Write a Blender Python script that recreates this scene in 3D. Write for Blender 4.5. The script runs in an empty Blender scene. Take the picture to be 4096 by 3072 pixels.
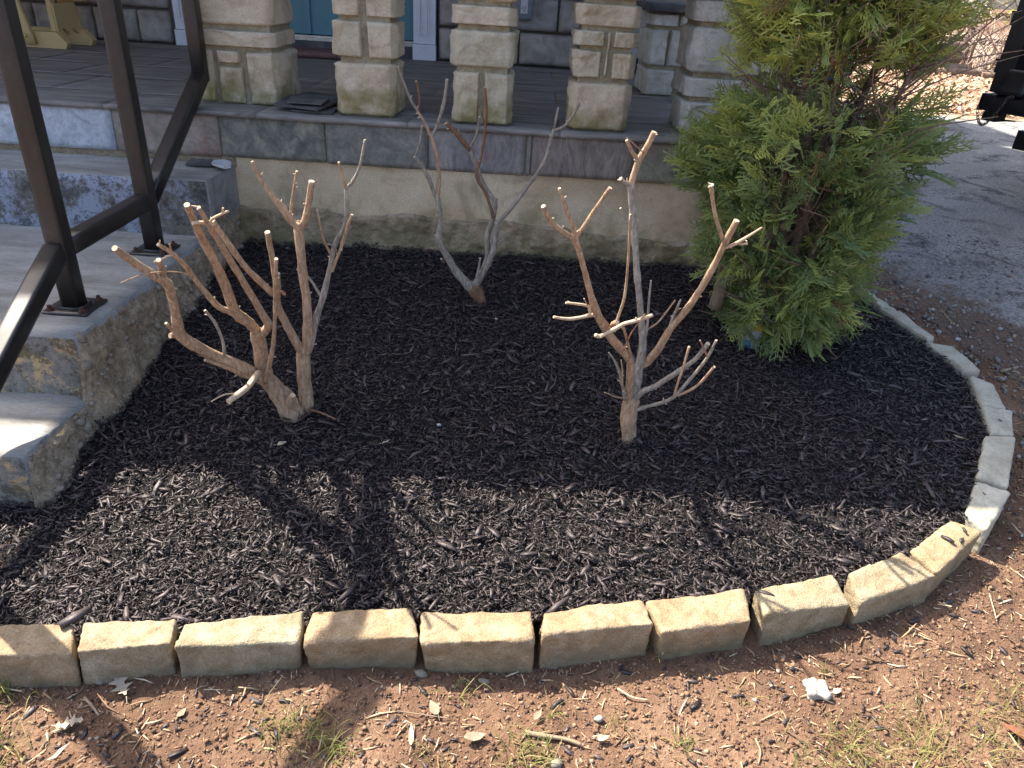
import bpy, math, random
import numpy as np
from mathutils import Matrix, Vector

# ------------------------------------------------------------------ scene, camera, light
S = bpy.context.scene
S.render.engine = 'CYCLES'
S.render.resolution_x, S.render.resolution_y = 1024, 768
COL = S.collection
F = 2950.0; CAM_H = 1.35                      # focal length in 4096-wide pixels, eye height
PITCH, ROLL = math.radians(28.8), math.radians(3.55)
fw = np.array([0, math.cos(PITCH), -math.sin(PITCH)])
r0 = np.array([1.0, 0, 0]); u0 = np.cross(r0, fw)
rt = math.cos(ROLL)*r0 + math.sin(ROLL)*u0
up = -math.sin(ROLL)*r0 + math.cos(ROLL)*u0
CAM = np.array([0, 0, CAM_H])
cd = bpy.data.cameras.new('camera'); cam = bpy.data.objects.new('camera', cd); COL.objects.link(cam)
cd.sensor_fit = 'HORIZONTAL'; cd.sensor_width = 36.0; cd.lens = 36.0*F/4096
cd.clip_start = 0.05; cd.clip_end = 2000
M = Matrix.Identity(4)
for i in range(3):
    M[i][0] = rt[i]; M[i][1] = up[i]; M[i][2] = -fw[i]; M[i][3] = CAM[i]
cam.matrix_world = M
S.camera = cam

SX, SY = 0.67, 0.45                           # shadow offset per metre of height: +X, -Y
SUN_TO = np.array([-SX, SY, 1.0]); SUN_TO /= np.linalg.norm(SUN_TO)
w = bpy.data.worlds.new('World'); S.world = w; w.use_nodes = True
nt = w.node_tree; bg = nt.nodes['Background']
sky = nt.nodes.new('ShaderNodeTexSky'); sky.sky_type = 'NISHITA'; sky.sun_disc = False
sky.sun_elevation = math.asin(SUN_TO[2]); sky.sun_rotation = math.atan2(SUN_TO[0], SUN_TO[1])
sky.air_density = 0.8; sky.dust_density = 3.0; sky.ozone_density = 0.6
nt.links.new(sky.outputs[0], bg.inputs[0]); bg.inputs[1].default_value = 0.15
sd = bpy.data.lights.new('sun', 'SUN'); so = bpy.data.objects.new('sun', sd); COL.objects.link(so)
sd.energy = 5.0; sd.angle = math.radians(0.53); sd.color = (1.0, 0.93, 0.82)
so.location = (-6, 4, 9)
so.rotation_euler = Vector(SUN_TO).to_track_quat('Z', 'Y').to_euler()
S.view_settings.view_transform = 'Standard'; S.view_settings.look = 'None'
S.view_settings.gamma = 1.0; S.view_settings.exposure = 1.48
S.view_settings.use_curve_mapping = False

# ------------------------------------------------------------------ helpers
RNG = np.random.RandomState(7)
def ray(x, y): return (x-2048)/F*rt - (y-1536)/F*up + fw
def at(x, y, Y):                              # photograph pixel seen at depth Y -> world point
    d = ray(x, y); return CAM + d*(Y/d[1])
def atz(x, y, z):
    d = ray(x, y); return CAM + d*((z-CAM_H)/d[2])
def mulch_z(X, Y):
    X = np.asarray(X, float); Y = np.asarray(Y, float)
    z = 0.172 + np.clip(Y-1.2, -0.3, 1.7)*0.141
    return z - 0.045*np.clip((-0.75-X)/0.4, 0, 1)*np.clip((1.7-Y)/0.4, 0, 1)
def ground_z(X, Y):
    Y = np.asarray(Y, float)
    return np.interp(Y, [-50, 1.12, 2.6, 4.5, 7, 12, 40, 400], [0.10, 0.10, 0.29, 0.30, 0.33, 0.40, 0.55, 0.7])
def atm(x, y):
    z = 0.25
    for _ in range(30):
        p = atz(x, y, z); z = float(mulch_z(p[0], p[1]))
    return p
def atg(x, y):
    z = 0.1
    for _ in range(30):
        p = atz(x, y, z); z = float(ground_z(p[0], p[1]))
    return p

def _hash(ix, iy, iz, seed):
    h = (ix.astype(np.int64)*374761393 + iy.astype(np.int64)*668265263 + iz.astype(np.int64)*2147483647 + seed*1274126177) & 0xffffffff
    h = ((h ^ (h >> 13))*1274126177) & 0xffffffff
    h = ((h ^ (h >> 16))*2246822519) & 0xffffffff
    return ((h ^ (h >> 15)) & 0xffffff)/float(0xffffff)
def vn(P, freq, seed=0):
    Q = np.asarray(P, float)*freq; I = np.floor(Q).astype(np.int64); f = Q-I; f = f*f*(3-2*f)
    o = 0
    for a in (0, 1):
        for b in (0, 1):
            for c in (0, 1):
                wgt = (f[..., 0] if a else 1-f[..., 0])*(f[..., 1] if b else 1-f[..., 1])*(f[..., 2] if c else 1-f[..., 2])
                o = o + wgt*_hash(I[..., 0]+a, I[..., 1]+b, I[..., 2]+c, seed)
    return o*2-1
def fbm(P, freq, octv=3, seed=0):
    s = 0; a = 1; t = 0
    for k in range(octv):
        s = s + a*vn(P, freq*2**k, seed+k*17); t += a; a *= 0.5
    return s/t

ORG = {}
def prop(o, label=None, cat=None, group=None, kind=None):
    if label: o['label'] = label
    if cat: o['category'] = cat
    if group: o['group'] = group
    if kind: o['kind'] = kind
    return o
def empty(name, loc, label=None, cat=None, group=None, kind=None):
    o = bpy.data.objects.new(name, None); COL.objects.link(o)
    o.location = [float(v) for v in loc]; o.empty_display_size = 0.1
    ORG[o.name] = np.array(loc, float)
    return prop(o, label, cat, group, kind)
def obj(name, V, Fc, mats, parent=None, label=None, cat=None, group=None, kind=None, smooth=False, fmat=None, tone=None, loc=None):
    V = np.asarray(V, float).reshape(-1, 3)
    if parent is not None: org = ORG[parent.name]
    elif loc is not None: org = np.array(loc, float)
    else:
        lo, hi = V.min(0), V.max(0); org = np.array([(lo[0]+hi[0])/2, (lo[1]+hi[1])/2, lo[2]])
    me = bpy.data.meshes.new(name)
    L = V - org
    if isinstance(Fc, np.ndarray):
        k = Fc.shape[1]; n = len(Fc)
        me.vertices.add(len(L)); me.vertices.foreach_set('co', L.astype(np.float32).ravel())
        me.loops.add(n*k); me.loops.foreach_set('vertex_index', Fc.astype(np.int32).ravel())
        me.polygons.add(n); me.polygons.foreach_set('loop_start', np.arange(0, n*k, k, dtype=np.int32))
        me.update(calc_edges=True)
    else:
        me.from_pydata([tuple(v) for v in L], [], [tuple(f) for f in Fc]); me.update()
    for m in (mats if isinstance(mats, (list, tuple)) else [mats]): me.materials.append(m)
    if fmat is not None: me.polygons.foreach_set('material_index', np.asarray(fmat, np.int32))
    if smooth: me.polygons.foreach_set('use_smooth', np.ones(len(me.polygons), dtype=bool))
    if tone is not None:
        a = me.attributes.new('tone', 'FLOAT', 'POINT'); a.data.foreach_set('value', np.asarray(tone, np.float32))
    me.validate()
    o = bpy.data.objects.new(name, me); COL.objects.link(o)
    if parent is not None:
        o.parent = parent; ORG[o.name] = org
    else:
        o.location = [float(v) for v in org]; ORG[o.name] = org
    return prop(o, label, cat, group, kind)

class MB:                                     # mesh collector
    def __init__(s): s.V = []; s.F = []; s.M = []; s.n = 0
    def add(s, V, Fc, m=0):
        V = np.asarray(V, float).reshape(-1, 3)
        for f in Fc: s.F.append(tuple(int(i)+s.n for i in f)); s.M.append(m)
        s.V.append(V); s.n += len(V); return s
    def box(s, lo, hi, m=0):
        x0, y0, z0 = lo; x1, y1, z1 = hi
        V = [(x0,y0,z0),(x1,y0,z0),(x1,y1,z0),(x0,y1,z0),(x0,y0,z1),(x1,y0,z1),(x1,y1,z1),(x0,y1,z1)]
        return s.add(V, BOXF, m)
    def hexa(s, c, m=0): return s.add(c, BOXF, m)
    def build(s, name, mats, parent=None, **k):
        return obj(name, np.vstack(s.V), s.F, mats, parent, fmat=s.M, **k)
BOXF = [(0,3,2,1),(4,5,6,7),(0,1,5,4),(1,2,6,5),(2,3,7,6),(3,0,4,7)]

_gc = {}
def grid_box(nx, ny, nz):
    key = (nx, ny, nz)
    if key in _gc: return _gc[key]
    N = [nx, ny, nz]; ids = {}; P = []; Fc = []
    def vid(t):
        if t not in ids: ids[t] = len(P); P.append([2*t[i]/N[i]-1 for i in range(3)])
        return ids[t]
    for ax in range(3):
        a, b = [(1, 2), (2, 0), (0, 1)][ax]
        for side in (0, 1):
            for i in range(N[a]):
                for j in range(N[b]):
                    q = []
                    for di, dj in ((0, 0), (1, 0), (1, 1), (0, 1)):
                        t = [0, 0, 0]; t[ax] = side*N[ax]; t[a] = i+di; t[b] = j+dj; q.append(vid(tuple(t)))
                    Fc.append(q if side else q[::-1])
    _gc[key] = (np.array(P), np.array(Fc, dtype=np.int32)); return _gc[key]
def trilin(P, c8):                            # c8 in BOXF order
    u, v, t = [(P[:, i]+1)/2 for i in range(3)]
    c8 = np.asarray(c8, float); W = [(1-u)*(1-v)*(1-t), u*(1-v)*(1-t), u*v*(1-t), (1-u)*v*(1-t), (1-u)*(1-v)*t, u*(1-v)*t, u*v*t, (1-u)*v*t]
    return sum(W[i][:, None]*c8[i] for i in range(8))
def box8(lo, hi):
    x0, y0, z0 = lo; x1, y1, z1 = hi
    return [(x0,y0,z0),(x1,y0,z0),(x1,y1,z0),(x0,y1,z0),(x0,y0,z1),(x1,y0,z1),(x1,y1,z1),(x0,y1,z1)]
def rock(c8, n=(10, 6, 6), r=0.01, amp=0.004, freq=25, bulge=0.0, faces='', seed=0, fine=0.0, chip=False, edge=4.0):
    """eroded stone block in a hexahedron; faces: which sides are rock-faced ('-y', '+x' ...) with a bulge"""
    P, Fc = grid_box(*n)
    c8 = np.asarray(c8, float)
    h = np.array([np.linalg.norm(c8[1]-c8[0]), np.linalg.norm(c8[3]-c8[0]), np.linalg.norm(c8[4]-c8[0])])/2
    Q = P*h; rr = min(r, h.min()*0.45)
    if chip:
        W0 = trilin(P, c8); rr = rr*np.clip(0.45+1.1*np.abs(fbm(W0+seed, 18, 3, seed+91))+0.9*np.clip(fbm(W0+seed, 7, 2, seed+95), 0, 1), 0.2, 2.1)[:, None]
    inn = np.clip(Q, -(h-rr), h-rr); d = Q-inn; L = np.linalg.norm(d, axis=1, keepdims=True)
    Q = np.where(L > 1e-9, inn + d/np.maximum(L, 1e-9)*rr, Q)
    W = trilin(Q/h, c8)
    ctr = W.mean(0); out = np.sign(P)*(np.abs(P) > 0.999); ln = np.linalg.norm(out, axis=1, keepdims=True); out = out/np.maximum(ln, 1e-9)
    nz = fbm(W+seed*3.17, freq, 3, seed)
    W = W + out*(amp*nz)[:, None]
    if fine: W = W + out*(fine*vn(W, 120, seed+5))[:, None]
    if bulge:
        for f in faces.split():
            ax = 'xyz'.index(f[1]); sg = 1 if f[0] == '+' else -1
            on = P[:, ax]*sg > 0.999
            a, b = [i for i in range(3) if i != ax]
            env = np.clip((1-np.abs(P[:, a]))*edge, 0, 1)*np.clip((1-np.abs(P[:, b]))*edge, 0, 1)
            env = env**0.7
            k = 0.55 + 0.6*fbm(W+seed, 9, 2, seed+31) + 0.5*np.abs(fbm(W, 22, 3, seed+77)) + 0.25*(vn(W, 14, seed+3) > 0.1)
            e = np.zeros(3); e[ax] = sg
            W = W + (on*env*bulge*k)[:, None]*e
    return W, Fc

def tube(path, rad, ns=8, cap=True, seed=0, rough=0.0, sub=0):
    path = np.asarray(path, float); rad = np.asarray(rad, float)
    if sub:
        n = len(path); pts = []; rs = []
        for i in range(n-1):
            p0 = path[max(i-1, 0)]; p1 = path[i]; p2 = path[i+1]; p3 = path[min(i+2, n-1)]
            for k in range(sub):
                t = k/sub
                pts.append(0.5*((2*p1)+(-p0+p2)*t+(2*p0-5*p1+4*p2-p3)*t*t+(-p0+3*p1-3*p2+p3)*t**3)); rs.append(rad[i]*(1-t)+rad[i+1]*t)
        pts.append(path[-1]); rs.append(rad[-1]); path = np.array(pts); rad = np.array(rs)
    n = len(path); T = np.gradient(path, axis=0); T /= np.maximum(np.linalg.norm(T, axis=1, keepdims=True), 1e-9)
    ref = np.array([0, 0, 1.0]) if abs(T[0][2]) < 0.9 else np.array([1.0, 0, 0])
    A = np.cross(T[0], ref); A /= np.linalg.norm(A); V = []
    ang = np.arange(ns)*2*math.pi/ns
    for i in range(n):
        A = A - T[i]*(A@T[i]); A /= np.linalg.norm(A); B = np.cross(T[i], A)
        ring = path[i] + (np.cos(ang)[:, None]*A + np.sin(ang)[:, None]*B)*rad[i]
        if rough:
            k = 1 + rough*fbm(ring+seed, 30, 2, seed) + rough*0.6*vn(ring*np.array([1, 1, 0.25]), 160, seed+9)
            ring = path[i] + (ring-path[i])*k[:, None]
        V.append(ring)
    V = np.vstack(V); Fc = []; Mi = []
    for i in range(n-1):
        for j in range(ns):
            a = i*ns+j; b = i*ns+(j+1) % ns
            Fc.append((a, b, b+ns, a+ns)); Mi.append(0)
    if cap:
        Fc.append(tuple(range(ns))[::-1]); Mi.append(0)
        Fc.append(tuple((n-1)*ns+j for j in range(ns))); Mi.append(1)
    return V, Fc, Mi

# ------------------------------------------------------------------ materials
def new_mat(name):
    m = bpy.data.materials.new(name); m.use_nodes = True
    t = m.node_tree; t.nodes.clear()
    o = t.nodes.new('ShaderNodeOutputMaterial'); p = t.nodes.new('ShaderNodeBsdfPrincipled')
    t.links.new(p.outputs[0], o.inputs[0]); return m, t, p
def N(t, kind, **k):
    n = t.nodes.new(kind)
    for a, v in k.items():
        if a.startswith('i_'): n.inputs[a[2:].replace('_', ' ')].default_value = v
        else: setattr(n, a, v)
    return n
def pos(t, scale=(1, 1, 1)):
    g = N(t, 'ShaderNodeNewGeometry'); mp = N(t, 'ShaderNodeMapping'); mp.inputs['Scale'].default_value = scale
    t.links.new(g.outputs['Position'], mp.inputs[0]); return mp.outputs[0], g
def noise(t, vec, scale, detail=4, rough=0.6, dist=0):
    n = N(t, 'ShaderNodeTexNoise'); n.inputs['Scale'].default_value = scale; n.inputs['Detail'].default_value = detail
    n.inputs['Roughness'].default_value = rough; n.inputs['Distortion'].default_value = dist
    t.links.new(vec, n.inputs['Vector']); return n.outputs['Fac']
def ramp(t, fac, stops):
    r = N(t, 'ShaderNodeValToRGB'); e = r.color_ramp.elements
    while len(e) > len(stops): e.remove(e[-1])
    while len(e) < len(stops): e.new(0.5)
    for k, (p, c) in enumerate(stops): e[k].position = p; e[k].color = (*c, 1) if len(c) == 3 else c
    t.links.new(fac, r.inputs[0]); return r.outputs[0]
def mix(t, a, b, fac, mode='MIX'):
    m = N(t, 'ShaderNodeMix', data_type='RGBA', blend_type=mode)
    for i, v in ((0, fac), (6, a), (7, b)):
        if hasattr(v, 'is_linked') or hasattr(v, 'node'): t.links.new(v, m.inputs[i])
        else: m.inputs[i].default_value = v if i == 0 else (*v, 1)
    return m.outputs[2]
def math_(t, op, a, b=0.0, clamp=False):
    m = N(t, 'ShaderNodeMath', operation=op, use_clamp=clamp)
    for i, v in ((0, a), (1, b)):
        if hasattr(v, 'node'): t.links.new(v, m.inputs[i])
        else: m.inputs[i].default_value = v
    return m.outputs[0]
def bump(t, p, h, strength=0.5, dist=0.01):
    b = N(t, 'ShaderNodeBump'); b.inputs['Strength'].default_value = strength; b.inputs['Distance'].default_value = dist
    t.links.new(h, b.inputs['Height']); t.links.new(b.outputs[0], p.inputs['Normal'])
def sep_z(t, g):
    s = N(t, 'ShaderNodeSeparateXYZ'); t.links.new(g.outputs['Position'], s.inputs[0]); return s
def objrand(t): return N(t, 'ShaderNodeObjectInfo').outputs['Random']

def stone_mat(name, cols, scale=14, rough=0.9, bs=0.5, bd=0.004, stretch=(1, 1, 1), speck=0.25, tint=None, moss=None, dark=None, fine=140, spec=0.25):
    m, t, p = new_mat(name); v, g = pos(t, stretch)
    n1 = noise(t, v, scale, 5, 0.62, 0.4); k = len(cols)
    c = ramp(t, n1, [(0.3+0.4*i/(k-1), cols[i]) for i in range(k)])
    n2 = noise(t, v, fine, 3, 0.7)
    c = mix(t, c, ramp(t, n2, [(0.3, (0.35, 0.35, 0.35)), (0.62, (1, 1, 1))]), speck, 'MULTIPLY')
    if tint:                                    # each stone leans to another tint
        r = objrand(t)
        c = mix(t, c, ramp(t, r, [(i/(len(tint)-1), x) for i, x in enumerate(tint)]), 0.75, 'MULTIPLY')
    if dark:                                    # blotchy grime
        n3 = noise(t, v, dark[0], 4, 0.7, 0.6)
        c = mix(t, c, dark[1], ramp(t, n3, [(dark[2], (0, 0, 0)), (dark[2]+0.14, (dark[3],)*3)]))
    if moss:                                    # algae stain: colour, z foot, z top, amount
        s = sep_z(t, g); n4 = noise(t, v, 9, 4, 0.65)
        zz = math_(t, 'SUBTRACT', moss[2], s.outputs[2]); zz = math_(t, 'DIVIDE', zz, moss[2]-moss[1])
        f = math_(t, 'ADD', zz, math_(t, 'MULTIPLY', math_(t, 'SUBTRACT', n4, 0.5), 2.6))
        f = math_(t, 'MULTIPLY', ramp(t, f, [(0.35, (0, 0, 0)), (0.95, (1, 1, 1))]), moss[3])
        c = mix(t, c, moss[0], f)
    t.links.new(c, p.inputs['Base Color']); p.inputs['Roughness'].default_value = rough
    p.inputs['Specular IOR Level'].default_value = spec
    h = math_(t, 'ADD', math_(t, 'MULTIPLY', n1, 0.5), math_(t, 'MULTIPLY', n2, 0.5))
    bump(t, p, h, bs, bd); return m
def plain(name, col, rough=0.6, metal=0, var=0.15, scale=30, bs=0.1, bd=0.002, spec=0.4, stretch=(1, 1, 1)):
    m, t, p = new_mat(name); v, g = pos(t, stretch); n = noise(t, v, scale, 4, 0.6)
    c = mix(t, col, ramp(t, n, [(0.3, (1-var*2,)*3), (0.7, (1, 1, 1))]), 1.0, 'MULTIPLY')
    t.links.new(c, p.inputs['Base Color']); p.inputs['Roughness'].default_value = rough; p.inputs['Metallic'].default_value = metal
    p.inputs['Specular IOR Level'].default_value = spec; bump(t, p, n, bs, bd); return m

MT = {}
MT['edging'] = stone_mat('edging_sandstone', [(0.29, 0.21, 0.125), (0.385, 0.305, 0.195), (0.48, 0.40, 0.285)], 24, 0.92, 1.0, 0.007,
                         speck=0.6, tint=[(0.97, 0.9, 0.74), (1, 1, 1), (1, 0.82, 0.68), (0.92, 0.98, 0.98), (1, 0.92, 0.76), (0.95, 0.86, 0.80)], dark=(7, (0.19, 0.14, 0.09), 0.60, 0.55), moss=((0.19, 0.155, 0.10), 0.10, 0.186, 0.85), fine=230)
MT['edging_grey'] = stone_mat('edging_grey_sandstone', [(0.36, 0.32, 0.24), (0.47, 0.43, 0.33), (0.57, 0.53, 0.42)], 16, 0.92, 0.5, 0.004, speck=0.35)
MT['pillar'] = stone_mat('pillar_sandstone', [(0.46, 0.39, 0.28), (0.59, 0.52, 0.40), (0.68, 0.62, 0.50)], 11, 0.92, 0.6, 0.006,
                         speck=0.35, tint=[(1, 0.95, 0.86), (0.92, 0.94, 0.9), (1, 0.9, 0.82), (0.98, 1, 0.92)], moss=((0.19, 0.17, 0.05), 0.85, 1.07, 0.75))
MT['pillar_pale'] = stone_mat('pale_sandstone', [(0.42, 0.40, 0.36), (0.56, 0.54, 0.48), (0.68, 0.66, 0.6)], 11, 0.92, 0.6, 0.006, speck=0.35, moss=((0.22, 0.2, 0.12), 0.85, 1.0, 0.5))
MT['mortar'] = stone_mat('mortar', [(0.28, 0.24, 0.165), (0.36, 0.32, 0.225), (0.43, 0.39, 0.29)], 30, 0.95, 0.8, 0.004, speck=0.5)
MT['grey_stone'] = stone_mat('grey_wall_stone', [(0.25, 0.225, 0.205), (0.38, 0.35, 0.32), (0.50, 0.47, 0.43)], 10, 0.92, 0.7, 0.008, speck=0.3, tint=[(1, 0.97, 0.92), (0.85, 0.85, 0.88), (1.1, 1.06, 1.02)])
MT['grey_mortar'] = stone_mat('grey_mortar', [(0.13, 0.12, 0.11), (0.17, 0.16, 0.15)], 30, 0.95, 0.5, 0.004)
MT['stucco'] = stone_mat('foundation_stucco', [(0.54, 0.41, 0.25), (0.68, 0.55, 0.37), (0.76, 0.65, 0.47)], 5, 0.95, 0.8, 0.003, speck=0.55, fine=220,
                         dark=(4, (0.24, 0.205, 0.13), 0.52, 0.6), moss=((0.20, 0.18, 0.085), 0.40, 0.62, 0.6))
MT['concrete'] = stone_mat('worn_painted_concrete', [(0.17, 0.165, 0.155), (0.29, 0.29, 0.285), (0.40, 0.40, 0.40)], 9, 0.9, 0.5, 0.003, stretch=(0.6, 1.2, 1), speck=0.5, fine=180)
MT['tread'] = stone_mat('step_tread', [(0.20, 0.19, 0.17), (0.33, 0.32, 0.295), (0.44, 0.43, 0.40)], 9, 0.85, 0.45, 0.003, stretch=(0.35, 1.3, 1), speck=0.45, fine=200)
MT['crumble'] = stone_mat('crumbling_concrete', [(0.20, 0.15, 0.095), (0.34, 0.265, 0.18), (0.47, 0.385, 0.28)], 22, 0.95, 1.0, 0.01, speck=0.6, fine=120)
MT['pebble'] = stone_mat('embedded_pebble', [(0.2, 0.17, 0.13), (0.32, 0.28, 0.22)], 40, 0.9, 0.4, 0.003)

def riser_mat(name, base, paint, dirt, pf):
    m, t, p = new_mat(name); v, g = pos(t)
    n1 = noise(t, v, 6, 5, 0.7, 0.5); n2 = noise(t, v, 60, 4, 0.75); n3 = noise(t, v, 11, 5, 0.75, 0.3)
    c = ramp(t, n2, [(0.3, tuple(x*0.5 for x in base)), (0.6, base)])
    f = math_(t, 'ADD', math_(t, 'MULTIPLY', n1, 1.2), math_(t, 'MULTIPLY', n2, 0.6))
    c = mix(t, c, paint, ramp(t, f, [(pf, (0, 0, 0)), (pf+0.12, (0.9,)*3)]))
    f2 = math_(t, 'ADD', math_(t, 'MULTIPLY', n3, 1.1), math_(t, 'MULTIPLY', n2, 0.7))
    c = mix(t, c, dirt, ramp(t, f2, [(0.94, (0, 0, 0)), (1.12, (0.75,)*3)]))
    t.links.new(c, p.inputs['Base Color']); p.inputs['Roughness'].default_value = 0.9; p.inputs['Specular IOR Level'].default_value = 0.2
    bump(t, p, n2, 0.5, 0.004); return m
MT['riser_blue'] = riser_mat('flaking_blue_grey_paint', (0.19, 0.18, 0.16), (0.31, 0.345, 0.43), (0.05, 0.047, 0.042), 0.86)
MT['riser_tan'] = riser_mat('flaking_tan_paint', (0.26, 0.25, 0.23), (0.50, 0.36, 0.19), (0.06, 0.058, 0.045), 0.86)

def slate_mat(name, cols, accents, stretch=(1, 1, 1), scale=8, fine=60, bs=0.6):
    m, t, p = new_mat(name); v, g = pos(t, stretch)
    n1 = noise(t, v, scale, 6, 0.7, 0.8); n2 = noise(t, v, fine, 4, 0.7)
    c = ramp(t, n1, [(0.32+0.36*i/(len(cols)-1), x) for i, x in enumerate(cols)])
    for k, (ac, sc, th, am) in enumerate(accents):
        n3 = noise(t, v, sc+k*0.37, 5, 0.7, 0.9)
        c = mix(t, c, ac, ramp(t, n3, [(th, (0, 0, 0)), (th+0.09, (am,)*3)]))
    c = mix(t, c, ramp(t, n2, [(0.3, (0.5,)*3), (0.6, (1,)*3)]), 0.7, 'MULTIPLY')
    t.links.new(c, p.inputs['Base Color']); p.inputs['Roughness'].default_value = 0.75; p.inputs['Specular IOR Level'].default_value = 0.4
    h = math_(t, 'ADD', math_(t, 'MULTIPLY', n1, 0.7), math_(t, 'MULTIPLY', n2, 0.4)); bump(t, p, h, bs, 0.006); return m
SL = [
 slate_mat('slate_white_haze', [(0.36, 0.39, 0.45), (0.50, 0.54, 0.60), (0.62, 0.66, 0.72)], [((0.30, 0.31, 0.33), 9, 0.6, 0.5)]),
 slate_mat('slate_pink_grey', [(0.19, 0.17, 0.145), (0.29, 0.255, 0.22), (0.38, 0.33, 0.285)], [((0.30, 0.17, 0.13), 6, 0.56, 0.6), ((0.07, 0.06, 0.07), 11, 0.62, 0.7)]),
 slate_mat('slate_green_black', [(0.10, 0.11, 0.10), (0.20, 0.20, 0.17), (0.36, 0.34, 0.26)], [((0.26, 0.14, 0.07), 7, 0.63, 0.7), ((0.07, 0.09, 0.11), 8, 0.58, 0.7)], scale=12),
 slate_mat('slate_grey', [(0.14, 0.135, 0.12), (0.21, 0.205, 0.18), (0.30, 0.29, 0.25)], [((0.24, 0.23, 0.2), 12, 0.62, 0.5)], scale=13),
 slate_mat('slate_violet', [(0.18, 0.168, 0.168), (0.28, 0.262, 0.255), (0.38, 0.36, 0.34)], [((0.26, 0.11, 0.12), 7, 0.60, 0.7), ((0.42, 0.41, 0.44), 40, 0.66, 0.7)], stretch=(1.6, 1, 0.7), scale=10),
 slate_mat('slate_plain_sliver', [(0.19, 0.185, 0.17), (0.25, 0.24, 0.225)], []),
 slate_mat('slate_brown_violet', [(0.16, 0.135, 0.115), (0.255, 0.215, 0.185), (0.34, 0.30, 0.26)], [((0.09, 0.08, 0.085), 9, 0.58, 0.6)], stretch=(2.2, 1, 0.6), scale=12),
 slate_mat('slate_green_rust', [(0.20, 0.19, 0.145), (0.28, 0.26, 0.20), (0.36, 0.325, 0.25)], [((0.33, 0.18, 0.09), 5, 0.57, 0.75), ((0.12, 0.13, 0.115), 7, 0.58, 0.7)], scale=6),
]
MT['floor'] = slate_mat('porch_floor_slate', [(0.12, 0.108, 0.098), (0.225, 0.205, 0.188), (0.33, 0.305, 0.285)], [((0.24, 0.155, 0.13), 2, 0.60, 0.5), ((0.055, 0.05, 0.048), 6, 0.58, 0.7)], stretch=(0.22, 2.6, 1), scale=10, fine=36, bs=1.0)
MT['slate_dark'] = slate_mat('loose_slate', [(0.06, 0.058, 0.06), (0.105, 0.10, 0.105), (0.17, 0.16, 0.16)], [((0.19, 0.16, 0.13), 10, 0.62, 0.6)], scale=10)
MT['slate_white'] = slate_mat('pale_slate', [(0.5, 0.54, 0.56), (0.66, 0.7, 0.72)], [])
MT['red_stone'] = slate_mat('red_slate', [(0.12, 0.06, 0.055), (0.20, 0.10, 0.09), (0.26, 0.15, 0.13)], [], scale=8)
MT['ceiling'] = plain('porch_ceiling_paint', (0.80, 0.79, 0.76), 0.7, var=0.05)
MT['siding'] = plain('upper_wall_stone', (0.30, 0.29, 0.27), 0.9)
MT['shingle'] = plain('roof_shingle', (0.07, 0.068, 0.066), 0.95)

def rail_mat():
    m, t, p = new_mat('weathered_black_paint'); v, g = pos(t); n = noise(t, v, 25, 5, 0.7); n2 = noise(t, v, 4, 3)
    c = ramp(t, n, [(0.25, (0.014, 0.013, 0.013)), (0.6, (0.026, 0.023, 0.021)), (0.78, (0.055, 0.042, 0.034))])
    t.links.new(c, p.inputs['Base Color']); t.links.new(ramp(t, n2, [(0.3, (0.28,)*3), (0.7, (0.48,)*3)]), p.inputs['Roughness'])
    p.inputs['Specular IOR Level'].default_value = 0.55; bump(t, p, n, 0.12, 0.002); return m
MT['rail'] = rail_mat()
MT['rust'] = plain('rusty_bolt', (0.10, 0.045, 0.03), 0.85, var=0.3, scale=90, bs=0.5)
MT['teal'] = plain('teal_door_paint', (0.10, 0.25, 0.31), 0.45, var=0.06)
MT['white'] = plain('white_trim_paint', (0.72, 0.73, 0.80), 0.5, var=0.06)
MT['alu'] = plain('threshold_metal', (0.6, 0.58, 0.54), 0.4, 0.6)
MT['tan'] = plain('tan_painted_wood', (0.62, 0.44, 0.20), 0.5, var=0.05, stretch=(1, 1, 1))
MT['outlet_grey'] = plain('grey_outlet_cover', (0.22, 0.235, 0.26), 0.35)
MT['outlet_white'] = plain('white_outlet', (0.6, 0.62, 0.64), 0.35)
MT['black'] = plain('black_trailer_paint', (0.012, 0.012, 0.014), 0.35, var=0.3, scale=9, spec=0.5)
MT['rubber'] = plain('tyre_rubber', (0.018, 0.018, 0.019), 0.8)
MT['chain'] = plain('dull_chain', (0.15, 0.115, 0.105), 0.55, 0.5)
MT['blue'] = plain('blue_tie_ribbon', (0.05, 0.12, 0.22), 0.5)
MT['leaf_dry'] = plain('dry_oak_leaf', (0.33, 0.25, 0.17), 0.8, var=0.15, scale=60)
MT['leaf_pale'] = plain('bleached_leaf', (0.42, 0.35, 0.26), 0.8, var=0.12, scale=60)
MT['leaf_red'] = plain('red_brown_leaf', (0.28, 0.11, 0.06), 0.6, var=0.2, scale=40)
MT['leaf_pink'] = plain('pinkish_dead_leaf', (0.42, 0.23, 0.18), 0.7, var=0.15, scale=50)
MT['paper'] = plain('white_scrap', (0.5, 0.51, 0.53), 0.6)
MT['yellow'] = plain('yellow_print', (0.65, 0.45, 0.04), 0.5)
MT['lime'] = plain('white_mortar_lump', (0.46, 0.42, 0.36), 0.95, var=0.25, scale=120, bs=0.8)
MT['stick'] = plain('dry_twig', (0.36, 0.26, 0.17), 0.85, var=0.2, scale=80)
MT['straw'] = plain('dry_straw', (0.58, 0.45, 0.28), 0.8, var=0.1)
MT['stake'] = plain('weathered_stake', (0.25, 0.19, 0.125), 0.9, var=0.22, scale=20, stretch=(4, 4, 0.5), bs=0.5, bd=0.004)
MT['log'] = plain('split_log', (0.30, 0.21, 0.15), 0.9, var=0.25, scale=12)
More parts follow.
